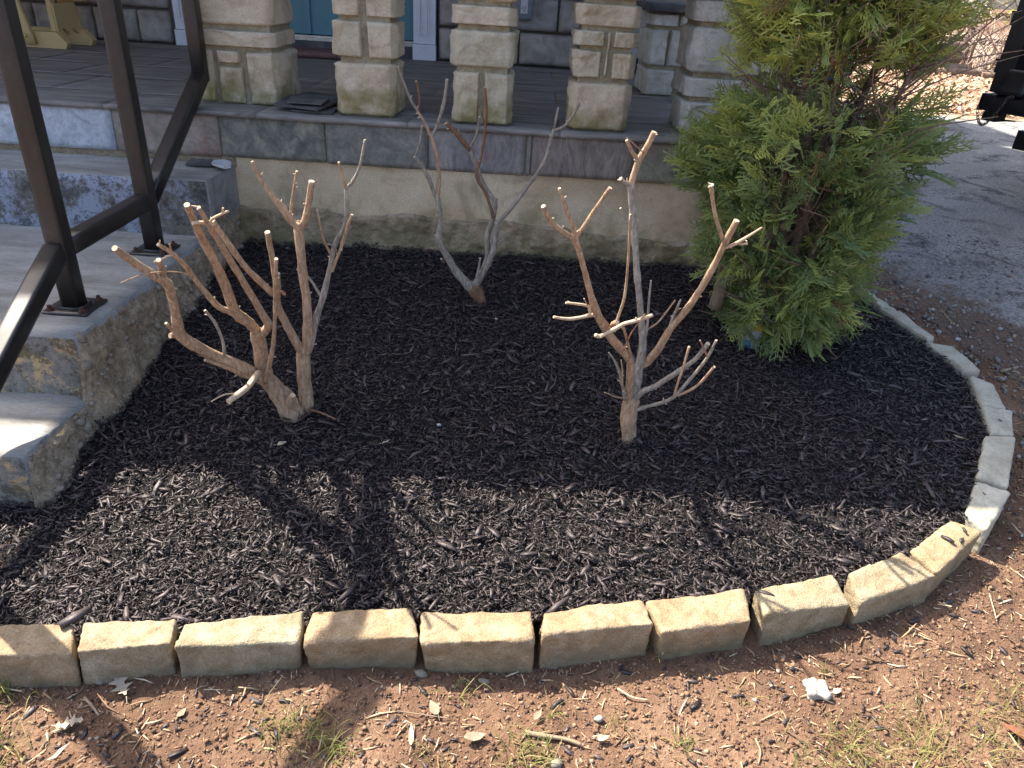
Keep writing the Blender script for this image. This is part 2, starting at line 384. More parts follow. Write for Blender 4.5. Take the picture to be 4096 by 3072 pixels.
MT['fence'] = plain('fence_rail_wood', (0.16, 0.12, 0.10), 0.9)

def bark_mat(name, cols, sc=60):
    m, t, p = new_mat(name); v, g = pos(t, (1, 1, 0.3)); n = noise(t, v, sc*2.2, 5, 0.75, 0.5); v2, g2 = pos(t); n2 = noise(t, v2, 10, 3)
    c = ramp(t, n, [(0.30, cols[0]), (0.52, cols[1]), (0.70, cols[2])])
    c = mix(t, c, ramp(t, n2, [(0.3, (0.7, 0.72, 0.74)), (0.7, (1, 1, 1))]), 0.9, 'MULTIPLY')
    t.links.new(c, p.inputs['Base Color']); p.inputs['Roughness'].default_value = 0.88; p.inputs['Specular IOR Level'].default_value = 0.2
    bump(t, p, n, 1.0, 0.008); return m
MT['bark'] = bark_mat('tan_shrub_bark', [(0.30, 0.18, 0.105), (0.57, 0.385, 0.245), (0.76, 0.585, 0.42)])
MT['bark_grey'] = bark_mat('grey_shrub_bark', [(0.20, 0.165, 0.13), (0.42, 0.37, 0.305), (0.60, 0.55, 0.475)])
MT['bark_brown'] = bark_mat('brown_shrub_bark', [(0.16, 0.09, 0.05), (0.30, 0.17, 0.10), (0.42, 0.27, 0.17)])
MT['bark_tree'] = bark_mat('evergreen_bark', [(0.15, 0.10, 0.075), (0.28, 0.195, 0.15), (0.40, 0.30, 0.24)], 45)
MT['cut'] = plain('fresh_cut_wood', (0.68, 0.52, 0.35), 0.8, var=0.2, scale=150)
MT['twig_red'] = plain('red_twig', (0.36, 0.19, 0.13), 0.7)

def mulch_mat():
    m, t, p = new_mat('black_dyed_mulch'); g = N(t, 'ShaderNodeNewGeometry'); r = g.outputs['Random Per Island']
    v, _ = pos(t); n = noise(t, v, 220, 3, 0.7)
    c = ramp(t, r, [(0.0, (0.016, 0.012, 0.013)), (0.5, (0.040, 0.031, 0.032)), (0.9, (0.068, 0.053, 0.053)), (1.0, (0.12, 0.092, 0.09))])
    c = mix(t, c, ramp(t, n, [(0.3, (0.5,)*3), (0.7, (1.1,)*3)]), 0.7, 'MULTIPLY')
    t.links.new(c, p.inputs['Base Color']); p.inputs['Roughness'].default_value = 0.52; p.inputs['Specular IOR Level'].default_value = 0.65; p.inputs['Specular Tint'].default_value = (1.0, 0.9, 0.86, 1)
    bump(t, p, n, 0.6, 0.002); return m
MT['mulch'] = mulch_mat()
MT['mulch_base'] = plain('mulch_fines', (0.014, 0.011, 0.011), 0.95, var=0.3, scale=150, bs=1.0, bd=0.01)

def soil_mat():
    m, t, p = new_mat('red_brown_soil'); v, g = pos(t)
    n1 = noise(t, v, 3.5, 5, 0.65, 0.3); n2 = noise(t, v, 70, 4, 0.75); n3 = noise(t, v, 300, 3, 0.7)
    c = ramp(t, n1, [(0.3, (0.10, 0.062, 0.042)), (0.5, (0.205, 0.122, 0.078)), (0.7, (0.29, 0.185, 0.12))])
    c = mix(t, c, ramp(t, n2, [(0.3, (0.45, 0.42, 0.4)), (0.65, (1, 1, 1))]), 0.7, 'MULTIPLY')
    t.links.new(c, p.inputs['Base Color']); p.inputs['Roughness'].default_value = 0.97; p.inputs['Specular IOR Level'].default_value = 0.1
    h = math_(t, 'ADD', math_(t, 'MULTIPLY', n2, 0.7), math_(t, 'MULTIPLY', n3, 0.3)); bump(t, p, h, 0.9, 0.012); return m
MT['soil'] = soil_mat()
def crumb_mat(name, stops):
    m, t, p = new_mat(name); g = N(t, 'ShaderNodeNewGeometry')
    c = ramp(t, g.outputs['Random Per Island'], stops); t.links.new(c, p.inputs['Base Color']); p.inputs['Roughness'].default_value = 0.95
    p.inputs['Specular IOR Level'].default_value = 0.1; return m
MT['crumb'] = crumb_mat('soil_crumbs', [(0, (0.07, 0.045, 0.034)), (0.4, (0.19, 0.112, 0.07)), (0.85, (0.28, 0.178, 0.115)), (0.97, (0.32, 0.23, 0.16)), (1, (0.36, 0.31, 0.25))])
MT['gravel'] = crumb_mat('loose_gravel', [(0, (0.12, 0.11, 0.10)), (0.6, (0.22, 0.21, 0.195)), (1, (0.38, 0.36, 0.34))])
MT['debris'] = crumb_mat('plant_debris', [(0, (0.12, 0.07, 0.045)), (0.4, (0.34, 0.22, 0.13)), (0.8, (0.52, 0.38, 0.24)), (1, (0.62, 0.52, 0.38))])
MT['litter'] = crumb_mat('fallen_leaf_litter', [(0, (0.22, 0.13, 0.08)), (0.5, (0.44, 0.30, 0.20)), (1, (0.60, 0.46, 0.34))])
MT['leafy_ground'] = stone_mat('leaf_covered_ground', [(0.26, 0.17, 0.11), (0.42, 0.30, 0.2), (0.52, 0.40, 0.29)], 7, 0.95, 1.0, 0.02, speck=0.6, fine=60)
def drive_mat():
    m, t, p = new_mat('old_gravelly_asphalt'); v, g = pos(t)
    n1 = noise(t, v, 1.3, 5, 0.65, 0.5); n2 = noise(t, v, 75, 4, 0.85); n3 = noise(t, v, 3.2, 6, 0.75, 0.8)
    c = ramp(t, n1, [(0.3, (0.19, 0.185, 0.18)), (0.55, (0.29, 0.285, 0.275)), (0.75, (0.35, 0.335, 0.31))])
    c = mix(t, c, (0.035, 0.034, 0.034), ramp(t, n3, [(0.52, (0, 0, 0)), (0.63, (0.8,)*3)]))
    c = mix(t, c, ramp(t, n2, [(0.34, (0.28,)*3), (0.5, (0.85,)*3), (0.66, (1.5,)*3)]), 0.95, 'MULTIPLY')
    at_ = N(t, 'ShaderNodeAttribute', attribute_name='tone'); n5 = noise(t, v, 9, 5, 0.7); f5 = math_(t, 'ADD', at_.outputs['Fac'], math_(t, 'MULTIPLY', math_(t, 'SUBTRACT', n5, 0.5), 1.6))
    c = mix(t, mix(t, (0.17, 0.115, 0.08), ramp(t, n2, [(0.3, (0.4,)*3), (0.7, (1.2,)*3)]), 1.0, 'MULTIPLY'), c, ramp(t, f5, [(0.3, (0, 0, 0)), (0.75, (1, 1, 1))]))
    t.links.new(c, p.inputs['Base Color']); p.inputs['Roughness'].default_value = 0.92; p.inputs['Specular IOR Level'].default_value = 0.25
    bump(t, p, n2, 0.8, 0.008); return m
MT['drive'] = drive_mat()

def foliage_mat(name, stops, trans=0.42):
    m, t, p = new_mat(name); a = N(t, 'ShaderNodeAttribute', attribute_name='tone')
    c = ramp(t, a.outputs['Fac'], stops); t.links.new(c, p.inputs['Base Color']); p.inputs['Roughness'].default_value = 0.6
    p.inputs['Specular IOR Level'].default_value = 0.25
    tr = N(t, 'ShaderNodeBsdfTranslucent'); t.links.new(c, tr.inputs[0]); mx = N(t, 'ShaderNodeMixShader'); mx.inputs[0].default_value = trans
    out = [n for n in t.nodes if n.type == 'OUTPUT_MATERIAL'][0]
    t.links.new(p.outputs[0], mx.inputs[1]); t.links.new(tr.outputs[0], mx.inputs[2]); t.links.new(mx.outputs[0], out.inputs[0]); return m
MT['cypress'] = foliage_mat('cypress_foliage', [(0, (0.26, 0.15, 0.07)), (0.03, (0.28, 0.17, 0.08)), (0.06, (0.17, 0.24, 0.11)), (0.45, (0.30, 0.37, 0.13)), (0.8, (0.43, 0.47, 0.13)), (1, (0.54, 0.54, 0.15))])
MT['grass'] = foliage_mat('grass_blades', [(0, (0.36, 0.29, 0.14)), (0.5, (0.28, 0.27, 0.09)), (1, (0.16, 0.20, 0.05))])
MT['bramble_leaf'] = foliage_mat('bramble_leaf', [(0, (0.14, 0.17, 0.03)), (0.5, (0.33, 0.35, 0.05)), (1, (0.50, 0.48, 0.09))], 0.45)
MT['twig_grey'] = crumb_mat('bare_twigs', [(0, (0.20, 0.15, 0.12)), (0.6, (0.36, 0.28, 0.23)), (1, (0.5, 0.42, 0.36))])

# ------------------------------------------------------------------ terrain
def sheet(name, x0, x1, y0, y1, nx, ny, zf, mat, kind='structure', keep=None, gx=None, gy=None, tonef=None, **k):
    X = gx if gx is not None else np.linspace(x0, x1, nx); Y = gy if gy is not None else np.linspace(y0, y1, ny)
    nx, ny = len(X), len(Y)
    A, B = np.meshgrid(X, Y); V = np.stack([A, B, zf(A, B)], -1).reshape(-1, 3)
    idx = np.arange(nx*ny).reshape(ny, nx)
    Fc = np.stack([idx[:-1, :-1], idx[:-1, 1:], idx[1:, 1:], idx[1:, :-1]], -1).reshape(-1, 4)
    if keep is not None:
        c = V[Fc].mean(1); Fc = Fc[keep(c[:, 0], c[:, 1])]
    if tonef is not None: k['tone'] = tonef(V[:, 0], V[:, 1])
    return obj(name, V, Fc.astype(np.int32), mat, kind=kind, smooth=True, loc=(0, 0, 0), **k)
def soil_micro(A, B):
    P = np.stack([A, B, A*0], -1)
    near = np.clip((4-np.abs(B-1))/2, 0, 1)
    return near*(0.012*fbm(P, 5, 3, 3) + 0.006*fbm(P, 40, 3, 9))
gx = np.concatenate([np.linspace(-400, -6, 14), np.linspace(-5, -1.7, 14), np.linspace(-1.6, 3.0, 330), np.linspace(3.2, 12, 24), np.linspace(15, 400, 14)])
gy = np.concatenate([np.linspace(-400, -3, 14), np.linspace(-2, 0.45, 12), np.linspace(0.5, 2.6, 160), np.linspace(2.8, 14, 40), np.linspace(18, 500, 16)])
sheet('ground', 0, 0, 0, 0, 0, 0, lambda A, B: ground_z(A, B)+soil_micro(A, B), MT['soil'], gx=gx, gy=gy)
# driveway: old asphalt right of the bed
def edge_noise(A, B, s): return fbm(np.stack([A, B, A*0+s], -1), 2.5, 4, 21)
def drive_left(B): return np.interp(B, [1.5, 1.8, 2.2, 2.7, 3.2, 9], [2.9, 2.25, 1.85, 1.65, 1.4, 1.3])
def drive_keep(A, B):
    return (A > drive_left(B) - 0.12 + 0.10*edge_noise(A, B, 0)) & (B > 1.55 + 0.1*edge_noise(A, B, 4)) & (B < 8.1 + 0.35*edge_noise(A, B, 2)) & (A < 11)
sheet('driveway', 0, 0, 0, 0, 0, 0, lambda A, B: ground_z(A, B)+0.005+soil_micro(A, B)+0.006*np.clip((A-drive_left(B))*3, 0, 1)-0.003, MT['drive'],
      gx=np.concatenate([np.linspace(1.2, 4.5, 190), np.linspace(4.6, 11, 40)]), gy=np.linspace(1.5, 8.7, 230), keep=drive_keep, tonef=lambda A, B: np.clip((A-drive_left(B))/0.5, 0, 1))
sheet('leafy_ground', 0.5, 16, 8.0, 30, 90, 130, lambda A, B: ground_z(A, B)+0.010+0.02*fbm(np.stack([A, B, A*0], -1), 2.5, 3, 8), MT['leafy_ground'])

# ------------------------------------------------------------------ planting bed: outline from the edging stones
ST = {
1:[(-190,2628),(280,2612),(292,2482),(-170,2495)], 2:[(290,2607),(690,2568),(705,2470),(332,2490)],
3:[(690,2590),(1193,2561),(1217,2446),(725,2480)], 4:[(1212,2572),(1675,2547),(1647,2415),(1241,2439)],
5:[(1681,2561),(2150,2565),(2129,2432),(1692,2446)], 6:[(2160,2548),(2614,2507),(2573,2395),(2163,2430)],
7:[(2648,2520),(3022,2478),(2968,2356),(2583,2392)], 8:[(3053,2463),(3421,2413),(3332,2294),(3010,2356)],
9:[(3444,2413),(3746,2291),(3605,2210),(3375,2291)], 10:[(3750,2302),(3938,2114),(3804,2064),(3641,2199)],
11:[(3957,2107),(4053,1957),(3896,1907),(3863,2050)], 12:[(4039,1940),(4064,1748),(3952,1745),(3916,1897)],
13:[(4064,1738),(4053,1644),(3927,1618),(3956,1730)], 14:[(4032,1629),(3981,1531),(3880,1495),(3930,1615)],
15:[(3923,1477),(3807,1383),(3706,1358),(3858,1477)], 16:[(3753,1343),(3605,1249),(3518,1231),(3706,1351)],
17:[(3600,1240),(3520,1188),(3455,1180),(3520,1228)], 18:[(3515,1183),(3440,1140),(3375,1135),(3450,1176)]}
def att(x, y):
    z = 0.2
    for _ in range(40):
        p = atz(x, y, z); z = max(0.192, 0.172+(p[1]-1.2)*0.141+0.017)
    return p
TOPS = {k: [att(*q) for q in v] for k, v in ST.items()}
inner = []
for k in range(1, 19): inner += [(TOPS[k][3]*0.9+TOPS[k][0]*0.1)[:2], (TOPS[k][2]*0.9+TOPS[k][1]*0.1)[:2]]
BED = np.array([(-1.30, 1.0)]+[tuple(p) for p in inner]+[(1.12, 2.9), (-1.12, 2.9), (-1.30, 2.0)])
def inside(px, py, poly):
    px = np.asarray(px); r = np.zeros(px.shape, bool); n = len(poly); j = n-1
    for i in range(n):
        xi, yi = poly[i]; xj, yj = poly[j]
        c = ((yi > py) != (yj > py)) & (px < (xj-xi)*(py-yi)/(yj-yi+1e-12)+xi); r ^= c; j = i
    return r
def mulch_surf(A, B):
    P = np.stack([A, B, A*0], -1)
    return mulch_z(A, B) + 0.010*fbm(P, 4, 3, 40) + 0.006*fbm(P, 22, 3, 41)
sheet('mulch_bed', -1.4, 1.6, 0.9, 2.95, 200, 150, lambda A, B: mulch_surf(A, B)-0.012, MT['mulch_base'], kind='structure', keep=lambda A, B: inside(A, B, BED))

def rotm(yaw, pitch, roll):
    cy, sy = np.cos(yaw), np.sin(yaw); cp, sp = np.cos(pitch), np.sin(pitch); cr, sr = np.cos(roll), np.sin(roll)
    z = np.zeros_like(cy); o = z+1
    Rz = np.stack([cy, -sy, z, sy, cy, z, z, z, o], -1).reshape(-1, 3, 3); Ry = np.stack([cp, z, sp, z, o, z, -sp, z, cp], -1).reshape(-1, 3, 3)
    Rx = np.stack([o, z, z, z, cr, -sr, z, sr, cr], -1).reshape(-1, 3, 3); return Rz @ Ry @ Rx
def chips(rng, C, ln, wd, th, tilt=0.3):
    """bark slivers: tapered, slightly bent boxes (12 verts, 10 quads)"""
    n = len(C); R = rotm(rng.uniform(0, 2*math.pi, n), rng.normal(0, tilt, n), rng.normal(0, tilt*1.4, n))
    T = []
    for s, kx in ((-1, 0), (0, 1), (1, 2)):
        for a, b in ((-1, -1), (1, -1), (1, 1), (-1, 1)): T.append((s, a, b))
    T = np.array(T, float); V = np.repeat(T[None], n, 0)
    e0 = rng.uniform(0.35, 1, n); e1 = rng.uniform(0.25, 1, n); bend = rng.normal(0, 0.09, n)
    sc = np.where(T[None, :, 0] < 0, e0[:, None], np.where(T[None, :, 0] > 0, e1[:, None], 1.0))
    V = np.stack([V[..., 0]*ln[:, None]/2, V[..., 1]*wd[:, None]/2*sc, V[..., 2]*th[:, None]/2*(0.4+0.6*sc)], -1)
    V[..., 1] += (np.abs(T[None, :, 0])*bend[:, None])*ln[:, None]*0.5
    V[..., 0] += rng.normal(0, 0.08, (n, 12))*ln[:, None]*0.5
    V[..., 2] += np.abs(T[None, :, 0])*(rng.normal(0, 0.06, n)*ln*0.5)[:, None]; V[..., 1] += rng.normal(0, 0.12, (n, 12))*wd[:, None]*0.5
    V = np.einsum('nij,nkj->nki', R, V) + C[:, None]
    q = []
    for s in (0, 4):
        for j in range(4): q.append((s+j, s+(j+1) % 4, s+4+(j+1) % 4, s+4+j))
    q += [(3, 2, 1, 0), (8, 9, 10, 11)]
    Fq = (np.array(q)[None] + (np.arange(n)*12)[:, None, None]).reshape(-1, 4)
    return V.reshape(-1, 3), Fq.astype(np.int32)
rng = np.random.RandomState(11)
def slivers(rng, C, ln, wd, th, tilt=0.3):
    """small angular splinters: 8 verts, 6 quads"""
    n = len(C); R = rotm(rng.uniform(0, 2*math.pi, n), rng.normal(0, tilt, n), rng.normal(0, tilt*1.5, n))
    T = np.array(box8((-1, -1, -1), (1, 1, 1)), float); V = np.repeat(T[None], n, 0)
    e0 = rng.uniform(0.3, 1, n); e1 = rng.uniform(0.2, 1, n); sc = np.where(T[None, :, 0] < 0, e0[:, None], e1[:, None])
    V = np.stack([V[..., 0]*ln[:, None]/2, V[..., 1]*wd[:, None]/2*sc, V[..., 2]*th[:, None]/2], -1)
    V[..., 0] += rng.normal(0, 0.10, (n, 8))*ln[:, None]*0.5; V[..., 1] += rng.normal(0, 0.15, (n, 8))*wd[:, None]*0.5
    V = np.einsum('nij,nkj->nki', R, V) + C[:, None]
    return V.reshape(-1, 3), (np.array(BOXF)[None]+(np.arange(n)*8)[:, None, None]).reshape(-1, 4).astype(np.int32)
def bed_points(rng, nb):
    cx = rng.uniform(-1.32, 1.62, nb*2); cy = 0.92 + (2.9-0.92)*rng.power(0.72, nb*2)
    ok = inside(cx, cy, BED); return cx[ok][:nb], cy[ok][:nb]
cx, cy = bed_points(rng, 118000); n = len(cx)
ln = np.clip(rng.lognormal(math.log(0.0085), 0.6, n), 0.002, 0.05); wd = np.clip(ln*rng.uniform(0.08, 0.40, n), 0.0008, 0.006); th = np.clip(wd*rng.uniform(0.2, 0.6, n), 0.0006, 0.004)
V, Fq = slivers(rng, np.stack([cx, cy, mulch_surf(cx, cy)+rng.uniform(-0.009, 0.006, n)], -1), ln, wd, th, 0.36)
obj('mulch_fines', V, Fq, MT['mulch'], kind='stuff', label='fine black bark splinters between the larger mulch chips', cat='mulch', loc=(0, 0, 0))
cx, cy = bed_points(rng, 4200); n = len(cx)
ln = np.clip(rng.lognormal(math.log(0.021), 0.45, n), 0.010, 0.07); wd = np.clip(ln*rng.uniform(0.10, 0.36, n), 0.002, 0.012); th = wd*rng.uniform(0.22, 0.45, n)
V, Fq = chips(rng, np.stack([cx, cy, mulch_surf(cx, cy)+rng.uniform(-0.003, 0.009, n)], -1), ln, wd, th, 0.22)
obj('mulch_chips', V, Fq, MT['mulch'], kind='stuff', label='fresh black shredded bark mulch filling the planting bed', cat='mulch', loc=(0, 0, 0))

# ------------------------------------------------------------------ edging stones
EDGE_LABEL = {
1: 'first edging stone, cut by the left edge of the photo, with an angular railing shadow',
2: 'second edging stone from the left, short tan block with one rounded rear corner',
3: 'long tan edging stone with soil spilled over its rear edge, third from the left',
4: 'edging stone with the broad slanting railing shadow on top and a reddish front face',
5: 'edging stone carrying the small forked twig shadow, fifth from the left',
6: 'edging stone with a mossy green front face, sixth from the left',
7: 'edging stone left of the one with the fan of twig shadows, mossy brown face',
8: 'edging stone with a fan of thin twig shadows and a bark chip on top',
9: 'tan edging stone crossed by a single straight twig shadow, ninth along the curve',
10: 'angled edging stone with loose bark chips on top where the shade edge crosses it',
11: 'bluish grey edging stone wholly in shade at the right bend of the bed',
12: 'long grey edging stone behind the bluish one on the right side of the bed',
13: 'short square grey edging stone, thirteenth along the curve',
14: 'grey edging stone with a mulch chip on its inner edge, fourteenth along the curve',
15: 'long low grey edging stone beside the driveway, second before the evergreen tree',
16: 'pale grey edging stone beside the driveway, last full one before the evergreen tree',
17: 'small edging stone half hidden by the hanging evergreen sprays',
18: 'rearmost edging stone under the evergreen foliage'}
for k, T4 in TOPS.items():
    T4 = [np.array(p) for p in T4]; ctr = sum(T4)/4; rg = np.random.RandomState(100+k)
    T4 = [ctr+(p-ctr)*(0.985 if k < 11 else 1.0) for p in T4]
    lowz = [float(ground_z(p[0], p[1]))-0.03 for p in T4]
    B4 = []
    for i, p in enumerate(T4):
        q = ctr+(p-ctr)*rg.uniform(0.95, 1.02); B4.append(np.array([q[0], q[1], min(ground_z(p[0], p[1])-0.02, p[2]-0.10)]))
    for p in T4: p += np.array([rg.uniform(-0.005, 0.005), rg.uniform(-0.006, 0.006), rg.uniform(-0.008, 0.005)])
    for p in B4: p += np.array([rg.uniform(-0.006, 0.006), rg.uniform(-0.008, 0.008), 0])
    V, Fc = rock(B4+T4, n=(44, 20, 22) if k < 12 else (28, 14, 12), r=rg.uniform(0.007, 0.012), amp=0.0065, freq=15, seed=k*7, fine=0.0016, chip=True)
    obj('edging_stone', V, Fc, MT['edging'] if k < 11 else MT['edging_grey'], label=EDGE_LABEL[k], cat='edging stone', group='stones edging the planting bed', smooth=True)

# ------------------------------------------------------------------ house and porch
ZP = 0.864                                     # porch floor height
porch = empty('stone_porch', (-1.0, 3.9, 0.0), 'raised porch with slate floor, slate tile fascia and stained tan foundation', 'porch')
# foundation: stuccoed wall with a rough bulging footing
def wall_grid(x0, x1, z0, z1, nx, nz, yf):
    X = np.linspace(x0, x1, nx); Z = np.linspace(z0, z1, nz); A, B = np.meshgrid(X, Z)
    V = np.stack([A, yf(A, B), B], -1).reshape(-1, 3); i = np.arange(nx*nz).reshape(nz, nx)
    return V, np.stack([i[:-1, :-1], i[:-1, 1:], i[1:, 1:], i[1:, :-1]], -1).reshape(-1, 4).astype(np.int32)
V, Fc = wall_grid(-1.13, 1.05, 0.25, 0.70, 200, 60, lambda A, B: 2.836 + 0.002*fbm(np.stack([A, A*0, B], -1), 30, 3, 2))
obj('foundation_wall', V, Fc, MT['stucco'], porch, smooth=True)
def foot(A, B):
    P = np.stack([A, A*0, B], -1); lip = 0.505 + 0.025*fbm(np.stack([A, A*0, A*0], -1), 9, 3, 6) - 0.03*np.clip((A-0.1)/0.4, 0, 1)
    return np.where(B < lip, 2.806 + 0.022*fbm(P, 16, 4, 4) - 0.012*np.clip((lip-B)*8, 0, 1), 2.845)
V, Fc = wall_grid(-1.13, 1.05, 0.25, 0.55, 260, 90, foot)
MT['footing'] = stone_mat('mossy_footing', [(0.22, 0.165, 0.105), (0.36, 0.28, 0.185), (0.50, 0.41, 0.29)], 12, 0.95, 1.0, 0.008, speck=0.6, fine=120, moss=((0.13, 0.125, 0.05), 0.36, 0.56, 0.65))
obj('footing', V, Fc, MT['footing'], porch, smooth=True)
m = MB(); m.box((-3.6, 2.86, 0.0), (1.02, 5.06, ZP-0.03)); m.build('slab', MT['grey_mortar'], porch)
# fascia tiles
xs = [-3.6, -3.1, -2.55, -1.995, -1.543, -1.147, -0.751, -0.367, -0.002, 0.019, 0.411, 0.80, 1.03]
mi = [0, 1, 3, 0, 1, 2, 3, 4, 5, 6, 7, 2]
for i in range(len(xs)-1):
    dz = RNG.uniform(-0.003, 0.003)
    V, Fc = rock(box8((xs[i]+0.002, 2.826+RNG.uniform(-0.003, 0.002), 0.697+dz), (xs[i+1]-0.002, 2.856, ZP-0.016)), n=(14, 2, 8), r=0.003, amp=0.0022, freq=22, seed=i+3)
    obj('fascia_tile', V, Fc, SL[mi[i]], porch, smooth=True)
m = MB(); m.box((-3.6, 2.838, 0.66), (1.02, 2.858, ZP-0.02)); m.build('tile_backing', MT['mortar'], porch)
# floor slabs
rg = np.random.RandomState(5); y = 2.812; row = 0
while y < 5.06:
    y1 = min(y+(0.42 if row else 0.30), 5.065); x = -3.6 + (0.0 if row % 2 else -0.2)
    while x < 1.03:
        x1 = x + 0.56
        lo, hi = max(x, -3.6), min(x1, 1.04)
        if hi-lo > 0.05:
            V, Fc = rock(box8((lo+0.0006, y+0.0006, ZP-0.018), (hi-0.0006, y1-0.0006, ZP+rg.uniform(-0.0008, 0.0008))), n=(14, 8, 1), r=0.0008, amp=0.0010, freq=14, seed=int(1000+x*100+y*77))
            obj('floor_slab', V, Fc, MT['floor'], porch, smooth=True)
        x = x1
    y = y1; row += 1

# stone pillars of the balustrade
def pillar(name, label, x0, x1, y0, y1, rows, ztop, seed, mat='pillar', cap=None, group='stone pillars along the porch edge'):
    p = empty(name, ((x0+x1)/2, (y0+y1)/2, ZP), label, 'pillar', group)
    m = MB(); m.box((x0+0.009, y0+0.008, ZP-0.005), (x1-0.009, y1-0.008, ztop)); m.build('mortar_core', MT['mortar'], p)
    k = 0
    for z0, z1, segs in rows:
        for (a, b, *zz) in segs:
            za, zb = (zz if zz else (z0, z1)); k += 1
            f = '-y +y' + (' -x' if a < 0.02 else '') + (' +x' if b > 0.98 else '')
            xa, xb = x0+a*(x1-x0), x0+b*(x1-x0); sd_ = seed*31+k*7; r_ = np.random.RandomState(sd_)
            thin = (b-a) < 0.2
            c8 = np.array(box8((xa+r_.uniform(-.004, .004), y0+r_.uniform(-.004, .004)-(0.006 if thin else 0), za+0.003), (xb+r_.uniform(-.004, .004), y1, zb-0.003)))
            c8 += r_.uniform(-0.004, 0.004, c8.shape)*np.array([1, 0.5, 0.5])
            V, Fc = rock(c8, n=(4, 8, 14) if thin else (26, 18, 22), r=0.004, amp=0.0025, freq=35, bulge=0.006 if thin else 0.017, faces=f, seed=sd_, fine=0.0014, chip=True, edge=11)
            obj('stone', V, Fc, MT[mat], p, smooth=True)
    return p
Wd = [(0, 1)]
up_rows = lambda z: [(z+i*0.2, z+i*0.2+0.19, Wd if i % 2 else [(0, 0.5), (0.54, 1)]) for i in range(int((2.62-z)/0.2))]
pillar('stone_pillar', 'broad stone column at the left of the porch, behind the black railing', -1.265, -0.972, 2.998, 3.27,
       [(ZP, 1.056, [(0, 0.2), (0.27, 0.60, ZP, 1.0), (0.27, 0.58, 1.008, 1.056), (0.66, 1)]), (1.066, 1.126, Wd), (1.138, 1.30, Wd)]+up_rows(1.31), 2.75, 1)
pillar('stone_pillar', 'stone baluster pillar right of the slate stack, with one big bottom block and moss at its foot', -0.703, -0.503, 2.893, 3.095,
       [(ZP, 1.054, Wd), (1.064, 1.190, [(0, 0.44), (0.57, 1)]), (1.200, 1.27, [(0, 0.40), (0.53, 1)]), (1.28, 1.42, Wd)], 1.44, 2)
pillar('stone_pillar', 'stone baluster pillar with two tall narrow bottom stones, right of the white door trim', -0.277, -0.078, 2.882, 3.085,
       [(ZP, 1.047, [(0, 0.44), (0.57, 1)]), (1.057, 1.186, Wd), (1.196, 1.262, Wd), (1.272, 1.42, [(0, 0.46), (0.56, 1)])], 1.44, 3)
pillar('stone_pillar', 'stone baluster pillar with a thin upright sliver of stone between two pairs of blocks', 0.160, 0.358, 2.886, 3.09,
       [(ZP, 1.036, Wd), (1.045, 1.205, [(0, 0.44, 1.045, 1.142), (0, 0.46, 1.150, 1.205), (0.50, 0.585, 1.05, 1.202), (0.64, 1, 1.045, 1.138), (0.65, 1, 1.148, 1.205)]), (1.214, 1.29, Wd), (1.30, 1.42, [(0, 0.5), (0.55, 1)])], 1.44, 4)
pillar('stone_pillar', 'massive cracked pale stone corner column behind the evergreen tree', 0.585, 0.835, 2.93, 3.22,
       [(ZP, 0.985, [(0, 0.52), (0.54, 1)]), (0.995, 1.07, Wd), (1.08, 1.235, Wd), (1.245, 1.32, Wd)]+up_rows(1.33), 2.75, 5, 'pillar_pale')
pillar('stone_wall_end', 'pale stone wall end joining the cracked corner column, mostly behind the evergreen', 0.847, 1.02, 2.90, 3.22,
       [(ZP, 1.03, Wd), (1.04, 1.17, Wd), (1.18, 1.32, Wd)]+up_rows(1.33), 2.75, 6, 'pillar_pale', group='stone walls at the right porch end')
sp = pillar('side_pier', 'grey stone pier at the far right side of the porch with dark capstone', 0.58, 0.98, 4.02, 4.35,
       [(ZP, 0.99, [(0, 0.35), (0.38, 1)]), (1.0, 1.17, [(0, 0.2), (0.22, 0.6), (0.62, 1)]), (1.18, 1.238, [(0, 0.3), (0.33, 0.68), (0.7, 1)])], 1.24, 7, 'pillar_pale', group='stone walls at the right porch end')
V, Fc = rock(box8((0.53, 3.97, 1.243), (1.02, 4.40, 1.285)), n=(12, 10, 3), r=0.008, amp=0.004, seed=71)
obj('capstone', V, Fc, MT['slate_dark'], sp, smooth=True)
V, Fc = rock(box8((-0.76, 2.85, 1.442), (0.58, 3.14, 1.50)), n=(30, 8, 3), r=0.01, amp=0.004, seed=72)
obj('coping_slab', V, Fc, MT['slate_dark'], label='long stone coping slab lying across the three baluster pillars above the frame', cat='coping', smooth=True)

